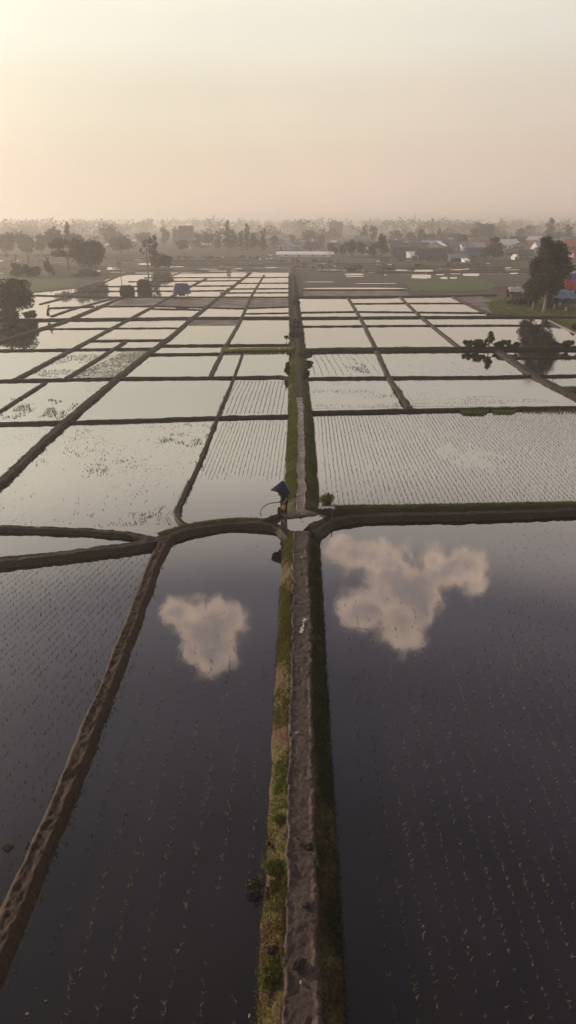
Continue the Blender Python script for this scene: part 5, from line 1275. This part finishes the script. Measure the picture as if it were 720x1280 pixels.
    if hat:
        b = MB(); n = 20; hz = hh + Vector((0, 0, .04 * s))
        ap = len(b.v)
        for (r, zz) in ((.24, 0), (.17, .055), (.09, .11), (.015, .165)):
            for a in range(n): b.v.append((hz.x + r * s * math.cos(6.283 * a / n), hz.y + r * s * math.sin(6.283 * a / n), hz.z + zz * s))
        for i in range(3):
            for a in range(n): b.f.append((i * n + a, i * n + (a + 1) % n, (i + 1) * n + (a + 1) % n, (i + 1) * n + a))
        ho = b.build('hat', M['straw_hat']); ho.parent = None; bpy.data.objects.remove(ho)
        o = b.build('conical_hat', M['straw_hat'], root, True)
    root['_wr'] = tuple(J['pr'][0]); root['_wl'] = tuple(J['pl'][0])
    return root, Vector(J['pr'][0]), Vector(J['pl'][0])
pz = .33
pc_ = P(355, 646.5, pz)
pr_root, hr, hl = person(0, 0, pz, R(-35), 'person in dark clothes carrying a navy umbrella at the crossing of the banks', 'cloth_dark', 'cloth_trouser', 'stand', h=1.62, loc=pc_)
rotm = Matrix.Rotation(R(-35), 3, 'Z')
gr = Vector((pc_.x, pc_.y, pz)) + rotm @ hr; gl = Vector((pc_.x, pc_.y, pz)) + rotm @ hl
# umbrella: pole through the right hand, canopy above the head
head = Vector((pc_.x, pc_.y, pz + 1.60))
um = empty('umbrella', (gr.x, gr.y, gr.z - .12), 0, 'open navy umbrella held over the person at the crossing', 'umbrella')
ax = (head + Vector((-.02, 0, .38)) - Vector((gr.x, gr.y, gr.z - .12))); Lp = ax.length; um.rotation_mode = 'QUATERNION'
um.rotation_quaternion = Vector((0, 0, 1)).rotation_difference(ax.normalized() + Vector((-.03, -.06, 0)))
MB().tube([(0, 0, 0), (0, 0, Lp + .07)], .008, 8).build('shaft', M['tin_grey'], um)
MB().tube([(.05, 0, .0), (.04, 0, -.04), (.0, 0, -.055), (0, 0, .06)], .013, 8).build('handle', M['pot'], um)
nr_ = 6; V = []; F = []; rings = 7
for i in range(rings + 1):
    s_ = i / rings; r = .54 * s_; zz = Lp - .60 * s_ ** 1.05
    for a in range(nr_ * 6):
        th = 2 * math.pi * a / (nr_ * 6); ph = (a % 6) / 6; sc = 1 - .10 * math.sin(ph * math.pi)
        V.append((r * sc * math.cos(th + .4), r * sc * math.sin(th + .4), zz + .03 * math.sin(ph * math.pi) * s_))
m = nr_ * 6
for i in range(rings):
    for a in range(m): F.append((i * m + a, i * m + (a + 1) % m, (i + 1) * m + (a + 1) % m, (i + 1) * m + a))
mesh_np('canopy', V, F, M['umbrella'], um)
for a in range(nr_):
    th = .4 + 2 * math.pi * a / nr_; MB().tube([(0, 0, Lp - .01), (.28 * math.cos(th), .28 * math.sin(th), Lp - .30), (.53 * math.cos(th), .53 * math.sin(th), Lp - .61)], .004, 5).build('rib', M['tin_grey'], um)
# orange bag in the left hand
bag = empty('cloth_bag', (gl.x, gl.y, gl.z - .36), 0, 'small orange cloth bag hanging from the umbrella carrier\'s hand', 'bag')
MB().blob((0, 0, .12), (.10, .07, .13), 3, .12).build('bag_body', M['orange_cloth'], bag, True)
MB().tube([(.05, 0, .22), (.02, 0, .35), (-.02, 0, .35), (-.05, 0, .22)], .008, 6).build('handle', M['orange_cloth'], bag)
# bent bamboo pole arching over the water
arc = [(326.5, 645), (325.5, 640), (327.5, 635.5), (332, 631.5), (339, 629), (347, 628), (356, 628), (364, 626.5), (371, 624.5)]
hts = [.25, .45, .62, .75, .82, .84, .80, .70, .58]
pts = [P(x, y, h) for (x, y), h in zip(arc, hts)]
o = MB().tube(resample(pts, .08), .022, 7).build('bamboo_pole', M['bamboo'], None, True); tag(o, 'thin dark pole bent in an arch beside the umbrella carrier', 'pole')
# heap of netting / earth beside the person
c = P(341, 651, .2); o = MB().blob((0, 0, -.06), (.44, .30, .24), 12, .34, 30, 16).blob((-.3, .05, -.12), (.3, .22, .15), 5, .4, 20, 10).blob((.26, .0, -.02), (.2, .16, .2), 8, .4, 20, 10).build('mud_heap', M['clod'], None, True); o.location = (c.x, c.y, .30); o.rotation_euler = (0, -.25, .2); tag(o, 'brown lumpy heap of mud at the umbrella carrier\'s feet', 'mud heap')
c = P(350, 643, .3); V, F = crown('bush', .45, .4, 55, 500, .1); t = empty('shrub', (c.x, c.y, .3), 0, 'scraggly dark tuft between the mud heap and the person', 'shrub'); mesh_np('foliage', V, F, M['leaf_brown'], t); limbs('bush', .35, .3, 3).build('stem', M['bark'], t)
# potted bush with pale plastic on the right
c = P(408, 633, .35); t = empty('potted_bush', (c.x, c.y, .32), 0, 'round green bush in a dark pot at the corner of the planted paddy', 'potted plant')
b = MB(); b.tube([(0, 0, 0), (0, 0, .12), (0, 0, .30)], [.20, .25, .28], 20); b.build('pot', M['pot'], t, True)
V, F = leaf_cloud([(0, 0, .48, .38, .38, .24), (.15, .1, .50, .25, .25, .2), (-.18, 0, .45, .22, .25, .2)], 1700, .09, 9); mesh_np('foliage', V, F, M['grass_g'], t)
c = P(408, 636, .35); rg = random.Random(3); V = []; F = []; n = 12
for i in range(n + 1):
    for j in range(7): V.append((-.42 + .84 * i / n, -.16 + .32 * j / 6, .04 + rg.uniform(0, .09)))
for i in range(n):
    for j in range(6): F.append((i * 7 + j, (i + 1) * 7 + j, (i + 1) * 7 + j + 1, i * 7 + j + 1))
o = mesh_np('plastic_sheet', V, F, M['plastic']); o.location = (c.x, c.y - .15, .40); tag(o, 'crumpled pale plastic sheet in front of the potted bush', 'plastic sheet')
c = P(415, 648, .3); o = MB().tube([(0, 0, -.1), (.01, 0, .2), (-.01, 0, .42)], [.03, .028, .025], 7).build('stake', M['wood']); o.location = (c.x, c.y, .3); tag(o, 'short wooden stake below the potted bush', 'stake')
# other people
person(60.5, 396, .4, R(120), 'person in a conical hat standing on the bund by the left tree', 'cloth_brown', 'cloth_trouser', 'stoop', True, h=1.6, skirt=True)
person(698.5, 388.5, .02, R(15), 'person in pale clothes standing at the pale blue stall', 'cloth_pale', 'cloth_red', 'stand', h=1.6, group='people at the stalls')
person(707, 390, .02, R(-30), 'person in a wine-red top walking past the pale blue stall', 'cloth_red', 'cloth_pale', 'walk', h=1.55, group='people at the stalls')

# ------------------------------------------------------------------ small things on the near bank and water
def clod(x, y, z, r, label, seed, mat='clod', name='mud_clod', cat='clod', group='clods of mud on the near path'):
    c = P(x, y, z); b = MB(); b.blob((0, 0, 0), (r, r * .8, r * .6), seed, .38, 18, 10)
    o = b.build(name, M[mat], None, False); o.location = (c.x, c.y, z + r * .2); o.rotation_euler = (0, 0, seed); tag(o, label, cat, group); return o
clod(373, 1206, .46, .13, 'largest dark clod near the bottom of the path', 1)
clod(383, 1132, .46, .09, 'dark clod right of the path middle', 2)
clod(386, 1058, .46, .10, 'dark clod by the right edge of the path level with the green tufts', 3)
clod(377, 1056, .46, .05, 'small dark clod left of the one by the right edge', 4)
clod(372, 1048, .46, .035, 'tiny dark clod highest on the trodden stretch', 5)
clod(340, 1188, .30, .12, 'dark clod sunk in the left slope', 6)
clod(335, 1055, .22, .07, 'dark clod at the left foot of the bank', 8)
for x, y, r, lab in ((378, 697, .09, 'pale stone near the crossing end of the path'), (371, 916, .05, 'single white pebble in the middle of the path'), (376, 1228, .03, 'white pebble below the largest clod'), (312, 1270, .03, 'white pebble in the water at the bottom left foot of the bank')):
    clod(x, y, .46 if x > 330 else .0, r, lab, int(x), 'pebble', 'pebble', 'pebble', 'pale pebbles about the near bank')
# white plastic strip on the path
pts = [P(376, 791, .5), P(378, 785, .5), P(380, 778, .5), P(382, 772, .5)]; b = MB(); rg = random.Random(5)
for a, q in zip(pts[:-1], pts[1:]):
    for k in range(4):
        p = a.lerp(q, k / 4); b.box((p.x + rg.uniform(-.03, .03), p.y, .50 + rg.uniform(0, .03)), (.10 if a is pts[0] else .05, .09, .02), rg.uniform(0, 3), 1, rg.uniform(-.5, .5))
o = b.build('plastic_strip', M['plastic']); tag(o, 'torn strip of white plastic lying on the near path', 'plastic strip')
def tuft(x, y, z, w_, h_, n, mat, label, seed, lean=.6, name='grass_tuft', cat='grass tuft'):
    c = P(x, y, z); rg = np.random.default_rng(seed); XY = rg.normal(0, w_ / 3, (n, 2)); 
    o = blades(name, XY, np.zeros(n), M[mat], h_, h_ * .13, 3, lean, None, None, seed); o.location = (c.x, c.y, z); tag(o, label, cat, 'tufts on the near bank'); return o
tuft(343, 1087, .30, .34, .16, 260, 'grass_g', 'bright green tuft on the left slope beside the leaning bush', 1)
tuft(340, 1222, .28, .36, .16, 280, 'grass_g', 'bright green tuft near the bottom of the left slope', 2)
tuft(349, 1026, .32, .20, .13, 140, 'grass_g', 'small bright tuft highest on the left slope', 3)
tuft(345, 1110, .28, .22, .14, 120, 'grass_y', 'yellowing tuft just below the big bright one', 4)
tuft(394, 812, .25, .26, .13, 180, 'grass_y', 'yellow-green tuft on the shaded right slope', 5)
tuft(393, 824, .22, .2, .11, 100, 'grass_y', 'smaller yellow-green tuft just below the one on the right slope', 6)
c = P(322, 1110, .1); V, F = leaf_cloud([(0, 0, .22, .2, .16, .13), (-.12, 0, .16, .13, .12, .1)], 420, .07, 19); t = empty('shrub', (c.x, c.y, .02), 0, 'dark little bush leaning out over the water from the left slope', 'shrub')
mesh_np('foliage', V, F, M['leaf_mid'], t); MB().tube([(.3, 0, .05), (.12, 0, .14), (-.05, 0, .22)], [.02, .014, .006], 6).build('stem', M['bark'], t)
# debris in the left water
for x, y, r, lab, m_ in ((10, 1060, .16, 'dark mud lump in the water at the left edge', 'clod'), (187, 690, .20, 'mud lump in the water inside the fork of the bunds', 'clod')):
    c = P(x, y, 0); b = MB()
    for k in range(4): b.blob((random.Random(k + x).uniform(-r, r), random.Random(k * 3 + x).uniform(-r * .5, r * .5), 0), (r * .6, r * .4, r * .22), k, .4, 12, 7)
    o = b.build('mud_lump', M[m_]); o.location = (c.x, c.y, .01); tag(o, lab, 'mud lump')
def scrap(x, y, s_, mat, label, seed):
    c = P(x, y); rg = random.Random(seed); V = []; F = []; n = 5
    for i in range(n + 1):
        for j in range(n + 1):
            u, v = i / n * 2 - 1, j / n * 2 - 1; V.append((u * s_ * (1 - .35 * v * v), v * s_ * .7 * (1 - .3 * u * u), .02 + rg.uniform(0, .3) * s_))
    for i in range(n):
        for j in range(n): F.append((i * (n + 1) + j, (i + 1) * (n + 1) + j, (i + 1) * (n + 1) + j + 1, i * (n + 1) + j + 1))
    o = mesh_np('scrap', V, F, M[mat]); o.location = (c.x, c.y, 0); tag(o, label, 'scrap', 'scraps floating at the lower left')
scrap(34, 1268, .04, 'cloth_pale', 'pale crumpled scrap floating in the lower left corner', 1)
scrap(57, 1252, .035, 'straw_hat', 'brownish crumpled leaf beside the pale scrap', 2)
scrap(46, 1236, .02, 'straw_hat', 'small tan leaf above the pale scrap', 3)

# ------------------------------------------------------------------ haze
hz = MB(); hz.box((0, 3900, 12.75), (10400, 8600, 28.5)); 
m, t = new_mat('morning_haze'); pv = t.node('ShaderNodeVolumePrincipled')
pv.inputs['Color'].default_value = (1.0, .965, .94, 1); pv.inputs['Density'].default_value = .00098; pv.inputs['Anisotropy'].default_value = .45
o_ = t.node('ShaderNodeOutputMaterial'); t.l.new(pv.outputs[0], o_.inputs['Volume'])
h = hz.build('haze', m); tag(h, 'thin morning mist lying over the whole plain', 'haze', kind='stuff')
